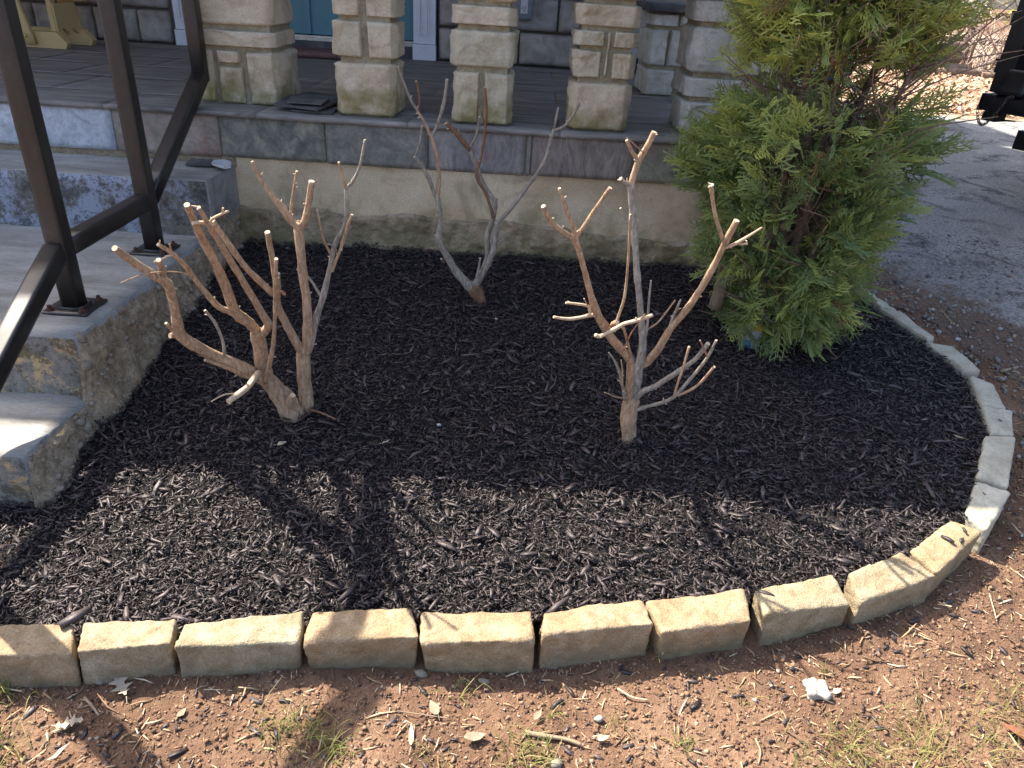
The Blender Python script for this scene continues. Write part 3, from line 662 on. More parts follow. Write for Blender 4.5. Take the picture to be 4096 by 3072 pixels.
# house behind the porch
house = empty('stone_house', (-1.0, 7.0, 0.3), 'grey stone house wall behind the porch', 'house')
m = MB(); m.box((-3.9, 5.10, 0.25), (-2.26, 8.9, 3.7)); m.box((-0.60, 5.10, 0.25), (0.95, 8.9, 3.7)); m.box((-2.26, 5.35, 0.25), (-0.60, 8.9, 3.7)); m.box((-2.26, 5.10, 2.95), (-0.60, 5.35, 3.7))
m.box((-8.0, 5.10, 0.25), (-3.9, 8.9, 3.7)); m.build('wall', MT['grey_mortar'], house)
rg = np.random.RandomState(9)
for (za, zb) in [(0.872, 1.055), (1.068, 1.25), (1.262, 1.46), (1.472, 1.66), (1.672, 1.86), (1.872, 2.06), (2.072, 2.3), (2.312, 2.6), (2.612, 2.85)]:
    for (xa, xe) in ((-3.6, -2.27), (-0.595, 0.95)):
        x = xa
        while x < xe-0.02:
            wdt = rg.uniform(0.17, 0.42); x1 = min(x+wdt, xe)
            if xe-x1 < 0.1: x1 = xe
            V, Fc = rock(box8((x+0.006, 5.066, za), (x1-0.006, 5.13, zb-0.003)), n=(12, 2, 10), r=0.006, amp=0.003, bulge=0.022, faces='-y', seed=int(rg.randint(9999)), fine=0.001)
            obj('wall_stone', V, Fc, MT['grey_stone'], house, smooth=True); x = x1
m = MB()                                        # gable roof, porch roof, unseen shadow block
def slab4(a, b, c, d, th, k=0):
    q = [np.array(p, float) for p in (a, b, c, d)]; m.hexa([p-np.array([0, 0, th]) for p in q]+q, k)
slab4((-8.3, 4.75, 3.65), (1.2, 4.75, 3.65), (1.2, 7.0, 5.9), (-8.3, 7.0, 5.9), 0.12); slab4((-8.3, 7.0, 5.9), (1.2, 7.0, 5.9), (1.2, 9.15, 3.75), (-8.3, 9.15, 3.75), 0.12)
m.build('roof', MT['shingle'], house)
m = MB(); m.add([(0.95, 5.1, 3.7), (0.95, 8.9, 3.7), (0.95, 7.0, 5.75), (0.85, 5.1, 3.7), (0.85, 8.9, 3.7), (0.85, 7.0, 5.75)], [(0, 1, 2), (5, 4, 3), (0, 2, 5, 3), (1, 4, 5, 2), (0, 3, 4, 1)]); m.build('gable', MT['siding'], house)
m = MB(); m.box((-5, 8.91, 0.25), (0.9, 10.0, 5.6)); m.build('shadow_block', MT['siding'], house)  # unseen box added behind the house to cast the extra shade patch on the driveway
ZE = 2.92; YE = 1.52 + SY*(ZE-0.215)
m = MB(); slab4((-8.3, YE, ZE), (1.25, YE, ZE), (1.25, 5.1, 3.45), (-8.3, 5.1, 3.45), 0.10); m.build('porch_roof', MT['shingle'], house)
m = MB(); m.box((-8.0, 2.9, 2.70), (1.1, 5.09, 2.74)); m.build('porch_ceiling', MT['ceiling'], house)
m = MB(); m.box((-8.0, 2.92, 2.742), (1.05, 3.2, 2.84)); m.build('porch_beam', MT['white'], house)
m = MB(); m.box((-3.75, 2.93, ZP), (-3.5, 3.2, 2.70)); m.build('porch_post', MT['siding'], house)
# double door
dr = empty('double_door', (-1.43, 5.16, ZP), 'teal panelled double door behind the stone pillars', 'door')
for x0, x1 in ((-2.09, -1.425), (-1.419, -0.752)):
    m = MB(); m.box((x0, 5.14, 0.968), (x1, 5.18, 2.9)); lf = m.build('door_leaf', MT['teal'], dr)
    for za, zb in ((1.17, 1.75), (1.9, 2.75)):
        m = MB(); a, b = x0+0.12, x1-0.12
        for lo, hi in (((a, 5.128, za), (b, 5.139, za+0.03)), ((a, 5.128, zb-0.03), (b, 5.139, zb)), ((a, 5.128, za+0.03), (a+0.03, 5.139, zb-0.03)), ((b-0.03, 5.128, za+0.03), (b, 5.139, zb-0.03))): m.box(lo, hi)
        m.box((a+0.07, 5.130, za+0.07), (b-0.07, 5.139, zb-0.07)); m.build('door_panel', MT['teal'], lf)
m = MB(); m.box((-1.437, 5.122, 0.97), (-1.407, 5.1385, 2.9)); m.build('astragal', MT['teal'], dr)
m = MB(); m.box((-2.10, 5.09, 0.934), (-0.748, 5.20, 0.952)); m.box((-2.10, 5.12, 0.952), (-0.748, 5.20, 0.962)); m.build('threshold', MT['alu'], dr)
m = MB(); m.box((-2.10, 5.075, ZP-0.005), (-0.748, 5.20, 0.932)); m.build('sill_stone', MT['slate_dark'], dr)
def pilaster(x0, x1, label):
    e = empty('door_pilaster', ((x0+x1)/2, 5.06, ZP), label, 'door trim', 'white door pilasters')
    m = MB(); m.box((x0-0.004, 5.030, ZP+0.002), (x1+0.004, 5.098, 0.955)); m.build('plinth', MT['white'], e)
    m = MB(); m.box((x0, 5.045, 0.958), (x1, 5.097, 2.9)); m.build('shaft', MT['white'], e)
    a, b = x0+0.035, x1-0.035; m = MB()
    for i, d in enumerate((0.0, 0.012)):
        aa, bb, zz = a+d*1.2, b-d*1.2, 1.01+d*1.2
        for lo, hi in (((aa, 5.036+i*0.004, zz), (bb, 5.0445, zz+0.008)), ((aa, 5.036+i*0.004, zz+0.008), (aa+0.008, 5.0445, 2.8)), ((bb-0.008, 5.036+i*0.004, zz+0.008), (bb, 5.0445, 2.8))): m.box(lo, hi)
    m.build('panel_moulding', MT['white'], e)
pilaster(-0.746, -0.610, 'white fluted door pilaster with plinth, right of the teal door')
pilaster(-2.235, -2.10, 'white door pilaster glimpsed behind the black railing, left of the teal door')
V, Fc = rock(box8((-1.75, 4.76, ZP+0.003), (-1.10, 5.07, ZP+0.035)), n=(16, 8, 2), r=0.006, amp=0.003, seed=81)
obj('doorstep_slab', V, Fc, MT['red_stone'], label='reddish slate doorstep slab in front of the teal door', cat='doorstep', smooth=True)
ou = empty('outlet_box', (-0.065, 5.04, 1.12), 'grey weatherproof outlet box on the stone wall', 'outlet')
V, Fc = rock(box8((-0.115, 4.985, 1.128), (-0.018, 5.06, 1.30)), n=(8, 6, 10), r=0.014, amp=0.0, seed=1); obj('cover', V, Fc, MT['outlet_grey'], ou, smooth=True)
m = MB(); m.box((-0.088, 4.979, 1.165), (-0.045, 4.984, 1.285))
m.build('receptacle', MT['outlet_white'], ou)
m = MB()
for z in (1.19, 1.25):
    m.box((-0.078, 4.9765, z), (-0.075, 4.9785, z+0.012)); m.box((-0.060, 4.9765, z), (-0.057, 4.9785, z+0.012)); m.box((-0.070, 4.9765, z-0.012), (-0.064, 4.9785, z-0.006))
m.build('socket_slots', MT['black'], ou)

# loose slates
def slate(name, px, Yz, thick, mat, label, z, seed, group=None):
    P2 = [atz(x, y, z) for x, y in px]; P2 = np.array(P2); n = len(P2); rr = np.random.RandomState(seed)
    V = np.vstack([P2+np.array([0, 0, rr.uniform(0, .002)]), P2+np.array([0, 0, thick])+rr.uniform(-.001, .001, (n, 3))])
    Fc = [tuple(range(n))[::-1], tuple(range(n, 2*n))]+[(i, (i+1) % n, n+(i+1) % n, n+i) for i in range(n)]
    obj(name, V, Fc, mat, label=label, cat='slate', group=group)
G = 'loose slates stacked on the porch edge'
slate('loose_slate', [(1165,447),(1330,459),(1362,432),(1350,402),(1230,398),(1180,420)], 0, 0.008, MT['slate_dark'], 'lowest dark slate of the small stack between two pillars', ZP+0.002, 1, G)
slate('loose_slate', [(1098,424),(1270,445),(1360,412),(1340,388),(1240,376),(1160,392)], 0, 0.009, MT['slate_dark'], 'broad middle slate of the small stack between two pillars', ZP+0.016, 2, G)
slate('loose_slate', [(1150,413),(1285,422),(1318,402),(1255,388),(1165,390)], 0, 0.008, MT['slate_dark'], 'small top slate of the stack between two pillars', ZP+0.031, 3, G)
slate('slate_chip', [(742,664),(850,668),(862,648),(765,642)], 0, 0.008, MT['slate_dark'], 'dark slate strip lying on the top concrete step', 0.677, 4, 'slate chips on the top step')
slate('slate_chip', [(848,660),(868,668),(898,677),(924,672),(926,656),(900,648),(856,650)], 0, 0.010, MT['slate_white'], 'whitish slate chip lying on the corner of the top concrete step', 0.686, 5, 'slate chips on the top step')

# glider seat on the porch
gl = empty('glider_seat', (-2.85, 4.56, ZP), 'tan painted wooden glider seat with scalloped apron at the left end of the porch', 'glider')
for y in (4.43, 4.70):
    prof = [(-3.35, ZP+0.002), (-2.60, ZP+0.002), (-2.585, ZP+0.030), (-2.635, ZP+0.085), (-3.35, ZP+0.085)]
    V = [(x, y, z) for x, z in prof]+[(x, y+0.05, z) for x, z in prof]; k = 5
    obj('runner', V, [tuple(range(k)), tuple(range(k, 2*k))[::-1]]+[((i+1) % k, i, k+i, k+(i+1) % k) for i in range(k)], MT['tan'], gl)
for i, (y, x0, x1) in enumerate(((4.395, -2.82, -2.745), (4.755, -2.72, -2.66))):
    V, Fc = rock(box8((0, y, 0), (1, y+0.03, 1)), n=(4, 2, 4), r=0.0, amp=0)
    c8 = [(x1-0.09, y, 0.885), (x1, y, 0.885), (x1, y+0.03, 0.885), (x1-0.09, y+0.03, 0.885), (x0-0.12, y, 1.40), (x0-0.03, y, 1.40), (x0-0.03, y+0.03, 1.40), (x0-0.12, y+0.03, 1.40)]
    V, Fc = rock(c8, n=(6, 3, 8), r=0.012, amp=0); arm = obj('swing_arm', V, Fc, MT['tan'], gl, smooth=True)
    Vb, Fb, _ = tube([(x1-0.045, y-0.012, 0.93), (x1-0.045, y-0.002, 0.93)], [0.009, 0.011], 8); obj('bolt', Vb, Fb, MT['tan'], arm)
sc = [(4.49, 1.09), (4.70, 1.09)]; bott = []
for i in range(21):
    t_ = i/20; yy = 4.70-0.21*t_; zz = 0.925+0.035*math.sin(math.pi*((t_*2) % 1.0 if t_ < 1 else 0))**0.7*(1 if 0.15 < t_ < 0.85 else 0.6); bott.append((yy, zz))
pr = sc+bott; k = len(pr); V = [(-2.655, y, z) for y, z in pr]+[(-2.675, y, z) for y, z in pr]
# apron turned to face along the runners
ap = [( -2.70 + (y-4.49)*0.0, y, z) for y, z in pr]
obj('apron', V, [tuple(range(k)), tuple(range(k, 2*k))[::-1]]+[((i+1) % k, i, k+i, k+(i+1) % k) for i in range(k)], MT['tan'], gl)
m = MB(); m.box((-2.69, 4.485, 0.95), (-2.665, 4.53, 1.13)); m.build('apron_post', MT['tan'], gl)
m = MB(); m.box((-3.3, 4.44, 1.13), (-2.62, 4.50, 1.20)); m.build('side_rail', MT['tan'], gl)
m = MB(); m.box((-3.3, 4.68, 1.10), (-2.60, 4.74, 1.20)); m.build('side_rail', MT['tan'], gl)
for i in range(6):
    m = MB(); m.box((-3.3+i*0.115, 4.40, 1.205), (-3.2+i*0.115, 4.78, 1.225)); m.build('seat_slat', MT['tan'], gl)
for i in range(5):
    m = MB(); m.box((-3.34, 4.41+i*0.076, 1.23), (-3.31, 4.47+i*0.076, 1.85)); m.build('back_slat', MT['tan'], gl)

# ------------------------------------------------------------------ concrete stairs
stair = empty('concrete_stairs', (-1.9, 2.0, 0.1), 'worn concrete stairs with a landing and flaking paint at the left of the bed', 'stairs')
XL, XR = -3.2, -1.135
def step(y0, y1, z0, z1, seed, riser, xr=XR):
    V, Fc = rock(box8((XL, y0, z0), (xr, y1, z1)), n=(60, 16, 12), r=0.010, amp=0.006, freq=9, seed=seed, fine=0.0016)
    P, _ = grid_box(60, 16, 12); ctr = P[Fc].mean(1); fm = np.where(ctr[:, 2] > 0.99, 0, np.where(ctr[:, 1] < -0.99, 1, 2))
    return obj('step', V, Fc, [MT['tread'], riser, MT['concrete']], stair, fmat=fm, smooth=True)
step(2.552, 2.84, 0.25, 0.674, 3, MT['riser_blue'], -1.105)
step(1.692, 2.70, 0.10, 0.474, 4, MT['riser_tan'])
step(1.402, 1.80, 0.05, 0.300, 5, MT['riser_tan'], -1.14)
step(0.75, 1.50, 0.0, 0.130, 6, MT['concrete'], -1.16)
m = MB(); m.box((XL, 2.832, 0.66), (-1.10, 2.845, 0.70)); m.build('mortar_bed', MT['crumble'], stair)
# crumbling flank of the stairs
ny, nz_ = 230, 46; Yv = np.linspace(1.27, 2.81, ny)
zt = np.where(Yv < 1.402, 0.118, np.where(Yv < 1.692, 0.288, np.where(Yv < 2.552, 0.462, 0.62)))
ker = np.ones(5)/5; zt = np.convolve(np.pad(zt, 2, 'edge'), ker, 'valid')
T = np.linspace(0, 1, nz_); A, B = np.meshgrid(Yv, T)
zb = mulch_z(-1.05, A)-0.05; Zt = np.broadcast_to(zt, A.shape); Z = Zt + (zb-Zt)*B
P = np.stack([A*0, A, Z], -1)
fl = 0.085 + 0.05*fbm(np.stack([A, A*0, A*0], -1), 3.0, 3, 12) - 0.03*np.clip((A-2.0)/0.5, 0, 1)
hgt = np.clip((Zt-zb)/0.28, 0.15, 1)
Xs = -1.142 + fl*hgt*np.clip(B*1.3, 0, 1)**0.75 + 0.020*fbm(P, 14, 4, 13)*np.clip(B*6, 0.1, 1) + 0.006*fbm(P, 70, 2, 14)
Xs = np.where(A > 2.5, np.minimum(Xs, -1.098+0.02*B), Xs)
V = np.stack([Xs, A, Z], -1).reshape(-1, 3); ii = np.arange(ny*nz_).reshape(nz_, ny)
obj('crumbling_flank', V, np.stack([ii[:-1, :-1], ii[1:, :-1], ii[1:, 1:], ii[:-1, 1:]], -1).reshape(-1, 4).astype(np.int32), MT['crumble'], stair, smooth=True)
# pebbles set in the flank
OCT = np.array([(1,0,0),(-1,0,0),(0,1,0),(0,-1,0),(0,0,1),(0,0,-1)], float); OCF = np.array([(0,2,4),(2,1,4),(1,3,4),(3,0,4),(2,0,5),(1,2,5),(3,1,5),(0,3,5)])
def ico(sub=1):
    t_ = (1+5**0.5)/2
    V = np.array([(-1,t_,0),(1,t_,0),(-1,-t_,0),(1,-t_,0),(0,-1,t_),(0,1,t_),(0,-1,-t_),(0,1,-t_),(t_,0,-1),(t_,0,1),(-t_,0,-1),(-t_,0,1)], float)
    V /= np.linalg.norm(V[0]); Fc = [(0,11,5),(0,5,1),(0,1,7),(0,7,10),(0,10,11),(1,5,9),(5,11,4),(11,10,2),(10,7,6),(7,1,8),(3,9,4),(3,4,2),(3,2,6),(3,6,8),(3,8,9),(4,9,5),(2,4,11),(6,2,10),(8,6,7),(9,8,1)]
    return V, np.array(Fc)
IV, IF = ico()
def blobs(rng, C, s, mat, name, jit=0.25, flat=0.75, low=False, **k):
    IV, IF = (OCT, OCF) if low else ico(); nv = len(IV)
    n = len(C); R = rotm(rng.uniform(0, 6.28, n), rng.uniform(-1, 1, n), rng.uniform(-1, 1, n))
    V = IV[None]*(1+rng.uniform(-jit, jit, (n, nv, 1)))*(s[:, None]*np.stack([np.ones(n), rng.uniform(0.6, 1, n), rng.uniform(flat*0.7, flat, n)], -1))[:, None, :]
    V = np.einsum('nij,nkj->nki', R, V)+C[:, None]
    return obj(name, V.reshape(-1, 3), (IF[None]+(np.arange(n)*nv)[:, None, None]).reshape(-1, 3).astype(np.int32), mat, **k)
rg = np.random.RandomState(21); sel = rg.randint(0, len(V), 420); Cp = V[sel]+np.array([0.001, 0, 0])
big = rg.rand(420)
blobs(rg, Cp, np.where(big > 0.93, rg.uniform(0.012, 0.02, 420), rg.uniform(0.003, 0.009, 420)), MT['pebble'], 'embedded_pebbles', parent=stair, kind='stuff', smooth=True)

# ------------------------------------------------------------------ iron railing
rail = empty('iron_railing', (-1.235, 2.1, 0.474), 'black square tube iron railing bolted to the landing', 'railing')
XRl = -1.237; HW = 0.025
def bar(name, p, q, w=HW, par=rail, mat='rail'):       # square tube in the plane x = const (or any), bevelled by rounding
    p = np.array(p, float); q = np.array(q, float); d = (q-p)/np.linalg.norm(q-p); a = np.array([1.0, 0, 0]); b = np.cross(d, a); b /= np.linalg.norm(b)
    c8 = [p-a*w-b*w, p+a*w-b*w, p+a*w+b*w, p-a*w+b*w, q-a*w-b*w, q+a*w-b*w, q+a*w+b*w, q-a*w+b*w]
    V, Fc = rock(c8, n=(6, 6, 6), r=0.005, amp=0.0003, freq=20); return obj(name, V, Fc, MT[mat], par, smooth=True)
ZL = 0.474; zr = ZL+0.172; zh = 1.585
YA, YB, YC, YD = 1.882, 2.378, 2.945, 1.21
for y, zb_, zt_ in ((YA, ZL+0.006, zh-0.025), (YB, ZL+0.006, zh-0.025)): bar('post', (XRl, y, zb_), (XRl, y, zt_))
bar('post', (XRl, YD, 0.136), (XRl, YD, 1.32))
bar('post', (XRl, YC, 0.945), (XRl, YC, 1.95))
bar('bottom_rail', (XRl, YA+HW, zr), (XRl, YB-HW, zr))
bar('sloping_rail', (XRl, YB+HW-0.004, zr+0.002), (XRl, YC-0.002, 0.965))
bar('sloping_rail', (XRl, YA-HW+0.004, zr+0.002), (XRl, YD+HW, zr-0.54*(YA-YD-2*HW)))
bar('handrail', (XRl, 1.67, zh), (XRl, YB+0.12, zh))
bar('handrail', (XRl, YB+0.12, zh+0.001), (XRl, YC+0.02, zh+0.36))
bar('handrail', (XRl, 1.67, zh+0.001), (XRl, 1.0, zh-0.54*0.67))
for y in (YA, YB, YD):
    zz = ZL if y > 1.5 else 0.13
    V, Fc = rock(box8((XRl-0.062, y-0.058, zz-0.002), (XRl+0.062, y+0.058, zz+0.007)), n=(6, 6, 2), r=0.003, amp=0.0003); bp = obj('base_plate', V, Fc, MT['rail'], rail, smooth=True)
    for sx_ in (-1, 1):
        for sy_ in (-1, 1):
            bx, by = XRl+sx_*0.045, y+sy_*0.043
            Vb, Fb, _ = tube([(bx, by, zz+0.007), (bx, by, zz+0.0125), (bx, by, zz+0.013), (bx, by, zz+0.022)], [0.011, 0.010, 0.0065, 0.005], 8); obj('bolt', Vb, Fb, MT['rust'], bp)
    V, Fc, _ = tube([(XRl+dx*0.028, y+dy*0.028, zz+0.009) for dx, dy in ((-1,-1),(1,-1),(1,1),(-1,1),(-1,-1))], [0.004]*5, 6, seed=3, rough=0.3, sub=6); obj('weld_bead', V, Fc, MT['rail'], bp)

# ------------------------------------------------------------------ pruned shrubs
# branches as traced stems: (pixel x, pixel y, depth Y, half width in px); depth gives each stem its real place and size
def shrub(label, base, branches, group='pruned bare shrubs in the mulch bed', extra=None):
    b0 = at(base[0], base[1], base[2]); e = empty('pruned_shrub', b0, label, 'shrub', group)
    for k, (name, bark, pts) in enumerate(branches):
        P = []; R = []
        for x, y, Y, r in pts:
            p = at(x, y, Y); dep = (p-CAM)@fw; P.append(p); R.append(r*dep/F)
        P = np.array(P); R = np.array(R)
        if name == 'trunk': P = np.vstack([P[0]-np.array([0, 0, 0.05]), P]); R = np.concatenate([[R[0]*1.15], R])
        if pts[-1][3] >= 19:
            d_ = P[-1]-P[-2]; d_ /= np.linalg.norm(d_); q_ = R[-1]; P = np.vstack([P, P[-1]+d_*q_*0.45, P[-1]+d_*q_*0.62]); R = np.concatenate([R, [q_*0.62, q_*0.12]])
        V, Fc, Mi = tube(P, R, 10 if R.max() > 0.005 else 6, True, seed=k+int(base[0]), rough=0.20 if R.max() > 0.005 else 0.12, sub=5)
        o = obj(name, V, Fc, [MT[bark], MT['cut']], e, fmat=Mi, smooth=False)
        o.data.polygons.foreach_set('use_smooth', np.array([m_ == 0 for m_ in Mi]))
        if R.max() > 0.004 and len(pts) > 2:            # buds and small pruned spurs
            rr = np.random.RandomState(k*13+int(base[1])); mb = MB(); n_ = rr.randint(2, 5)
            for _ in range(n_):
                i = rr.randint(0, len(P)-1); t_ = rr.rand(); c = P[i]*(1-t_)+P[i+1]*t_; rad = R[i]*(1-t_)+R[i+1]*t_
                d = rr.normal(0, 1, 3); ax = P[i+1]-P[i]; ax /= np.linalg.norm(ax); d -= ax*(d@ax); d /= np.linalg.norm(d); d = d*0.85+ax*0.5
                L_ = rr.uniform(0.003, 0.009); v, f, mi_ = tube([c+d*rad*0.6, c+d*(rad+L_)], [0.0022, 0.0014], 5); mb.add(v, f)
            mb.build('bud_spurs', MT['cut'], e, kind='stuff')
    return e
A0, A1, A2, A3, A4 = 1.75, 1.68, 1.60, 1.50, 1.42
shrub('pruned shrub nearest the stairs with several leaning tan stems and a split base', (1167, 1657, 1.75), [
 ('trunk', 'bark', [(1167,1650,A0,46),(1125,1585,A0,42),(1087,1541,1.74,37),(1060,1505,1.73,34),(1051,1462,1.71,30),(1036,1368,1.67,28),(1029,1328,1.65,29)]),
 ('branch', 'bark', [(1085,1540,1.735,24),(1030,1505,1.70,26),(971,1473,1.67,26),(863,1426,1.62,25),(776,1379,1.58,24),(718,1332,1.55,24),(707,1281,1.53,19),(689,1194,1.50,18),(668,1136,1.48,21),(610,1098,1.45,17),(530,1046,1.42,15),(458,992,1.38,13)]),
 ('branch', 'bark', [(668,1140,1.48,14),(650,1100,1.47,11),(635,1039,1.45,11)]),
 ('twig', 'bark', [(662,1115,1.47,4),(664,1064,1.45,3)]),
 ('twig', 'bark', [(712,1335,1.55,9),(689,1322,1.54,7),(664,1292,1.52,6)]),
 ('branch', 'bark', [(725,1330,1.55,16),(700,1340,1.55,13),(680,1344,1.54,12)]),
 ('twig', 'bark_grey', [(899,1440,1.64,8),(898,1410,1.63,7),(892,1368,1.63,6),(863,1296,1.62,6),(819,1241,1.61,5)]),
 ('branch', 'bark', [(1030,1516,1.69,10),(970,1500,1.66,10),(921,1476,1.63,9),(819,1440,1.58,6)]),
 ('branch', 'bark', [(1029,1330,1.65,22),(1000,1295,1.63,23),(950,1258,1.60,23),(928,1215,1.58,19),(877,1086,1.52,18),(805,948,1.46,16),(770,870,1.43,15),(747,818,1.41,14)]),
 ('branch', 'bark', [(955,1265,1.60,14),(910,1243,1.58,14),(870,1223,1.56,14),(790,1129,1.52,11),(747,1071,1.49,10),(689,1013,1.46,10),(631,977,1.44,9)]),
 ('twig', 'bark', [(690,1014,1.46,5),(684,1000,1.455,4),(678,975,1.45,4)]),
 ('twig', 'cut', [(700,1022,1.465,4),(675,1022,1.45,4),(650,1036,1.44,4)]),
 ('twig', 'bark', [(757,1100,1.495,4),(720,1090,1.48,3),(675,1087,1.46,3),(595,1093,1.43,3),(530,1112,1.41,2.6),(480,1133,1.40,2)]),
 ('branch', 'bark', [(1040,1345,1.655,16),(1073,1303,1.63,18),(1051,1259,1.61,15),(957,1100,1.54,14),(877,970,1.47,13),(834,898,1.43,12),(794,829,1.40,9)]),
 ('twig', 'cut', [(845,905,1.435,7),(838,894,1.43,7),(800,890,1.42,7),(769,893,1.41,7)]),
 ('twig', 'cut', [(838,896,1.43,7),(848,878,1.425,6),(866,866,1.42,6),(913,844,1.40,5)]),
 ('twig', 'cut', [(890,855,1.41,4),(892,831,1.40,4)]),
 ('twig', 'bark', [(1062,1527,1.70,9),(1080,1450,1.66,10),(1094,1368,1.62,9),(1099,1280,1.58,8),(1101,1187,1.55,8),(1105,1035,1.50,7)]),
 ('twig', 'cut', [(1035,1490,1.68,10),(1022,1505,1.64,12),(986,1552,1.58,13),(913,1606,1.52,12)]),
 ('twig', 'cut', [(950,1575,1.55,3),(899,1578,1.53,3),(845,1606,1.50,2)]),
 ('trunk', 'bark', [(1195,1650,1.75,20),(1160,1610,1.73,20),(1172,1580,1.72,11)]),
])
shrub('pruned upright shrub with a Y shaped crown, second stem group from the stairs', (1228, 1628, 1.785), [
 ('trunk', 'bark', [(1228,1628,1.785,28),(1217,1519,1.78,28),(1214,1425,1.775,26),(1217,1398,1.775,30)]),
 ('branch', 'bark', [(1222,1402,1.775,24),(1232,1360,1.775,22),(1228,1223,1.77,18),(1210,1078,1.765,18),(1196,934,1.76,17),(1196,896,1.76,21)]),
 ('branch', 'bark', [(1194,910,1.76,16),(1159,876,1.755,15),(1123,825,1.75,14),(1094,789,1.745,10),(1051,731,1.74,9),(1008,645,1.735,6)]),
 ('twig', 'bark', [(1163,880,1.757,7),(1163,850,1.755,6),(1170,789,1.75,6),(1187,684,1.74,5)]),
 ('branch', 'bark', [(1198,908,1.76,16),(1219,880,1.757,14),(1235,811,1.75,12),(1246,724,1.745,13)]),
 ('branch', 'bark_grey', [(1240,1390,1.775,14),(1252,1340,1.78,14),(1268,1259,1.79,14),(1293,1187,1.795,13),(1318,1079,1.80,11),(1340,977,1.80,11),(1373,919,1.80,9),(1387,862,1.80,8),(1384,753,1.80,7)]),
 ('twig', 'bark_grey', [(1384,757,1.80,7),(1400,737,1.80,7),(1413,724,1.80,7),(1441,659,1.80,6),(1460,558,1.80,5)]),
 ('twig', 'bark', [(1384,757,1.80,6),(1369,702,1.795,6),(1355,648,1.79,5)]),
 ('twig', 'bark', [(1328,1085,1.80,8),(1345,1040,1.795,7),(1362,999,1.79,7),(1391,905,1.785,6),(1409,858,1.78,5)]),
 ('twig', 'bark', [(1334,1037,1.80,5),(1297,963,1.80,5),(1282,900,1.80,4),(1268,836,1.80,3)]),
 ('twig', 'bark_grey', [(1295,1186,1.795,7),(1279,1176,1.80,7),(1239,1115,1.81,5),(1188,1075,1.82,4)]),
 ('twig', 'bark_grey', [(1345,1005,1.80,5),(1335,985,1.795,5),(1310,975,1.79,4)]),
 ('branch', 'bark', [(1210,1410,1.775,20),(1190,1380,1.76,18),(1152,1310,1.74,17),(1112,1223,1.71,16),(1109,1151,1.68,15),(1112,1093,1.66,9)]),
 ('branch', 'bark', [(1108,1160,1.685,12),(1100,1090,1.67,12),(1094,1050,1.66,12),(1069,927,1.63,11)]),
 ('branch', 'bark', [(1105,1178,1.69,12),(1085,1168,1.68,13),(1040,1125,1.66,13),(979,1064,1.63,12),(906,963,1.60,11),(848,883,1.57,10)]),
])
MTD = 2.42
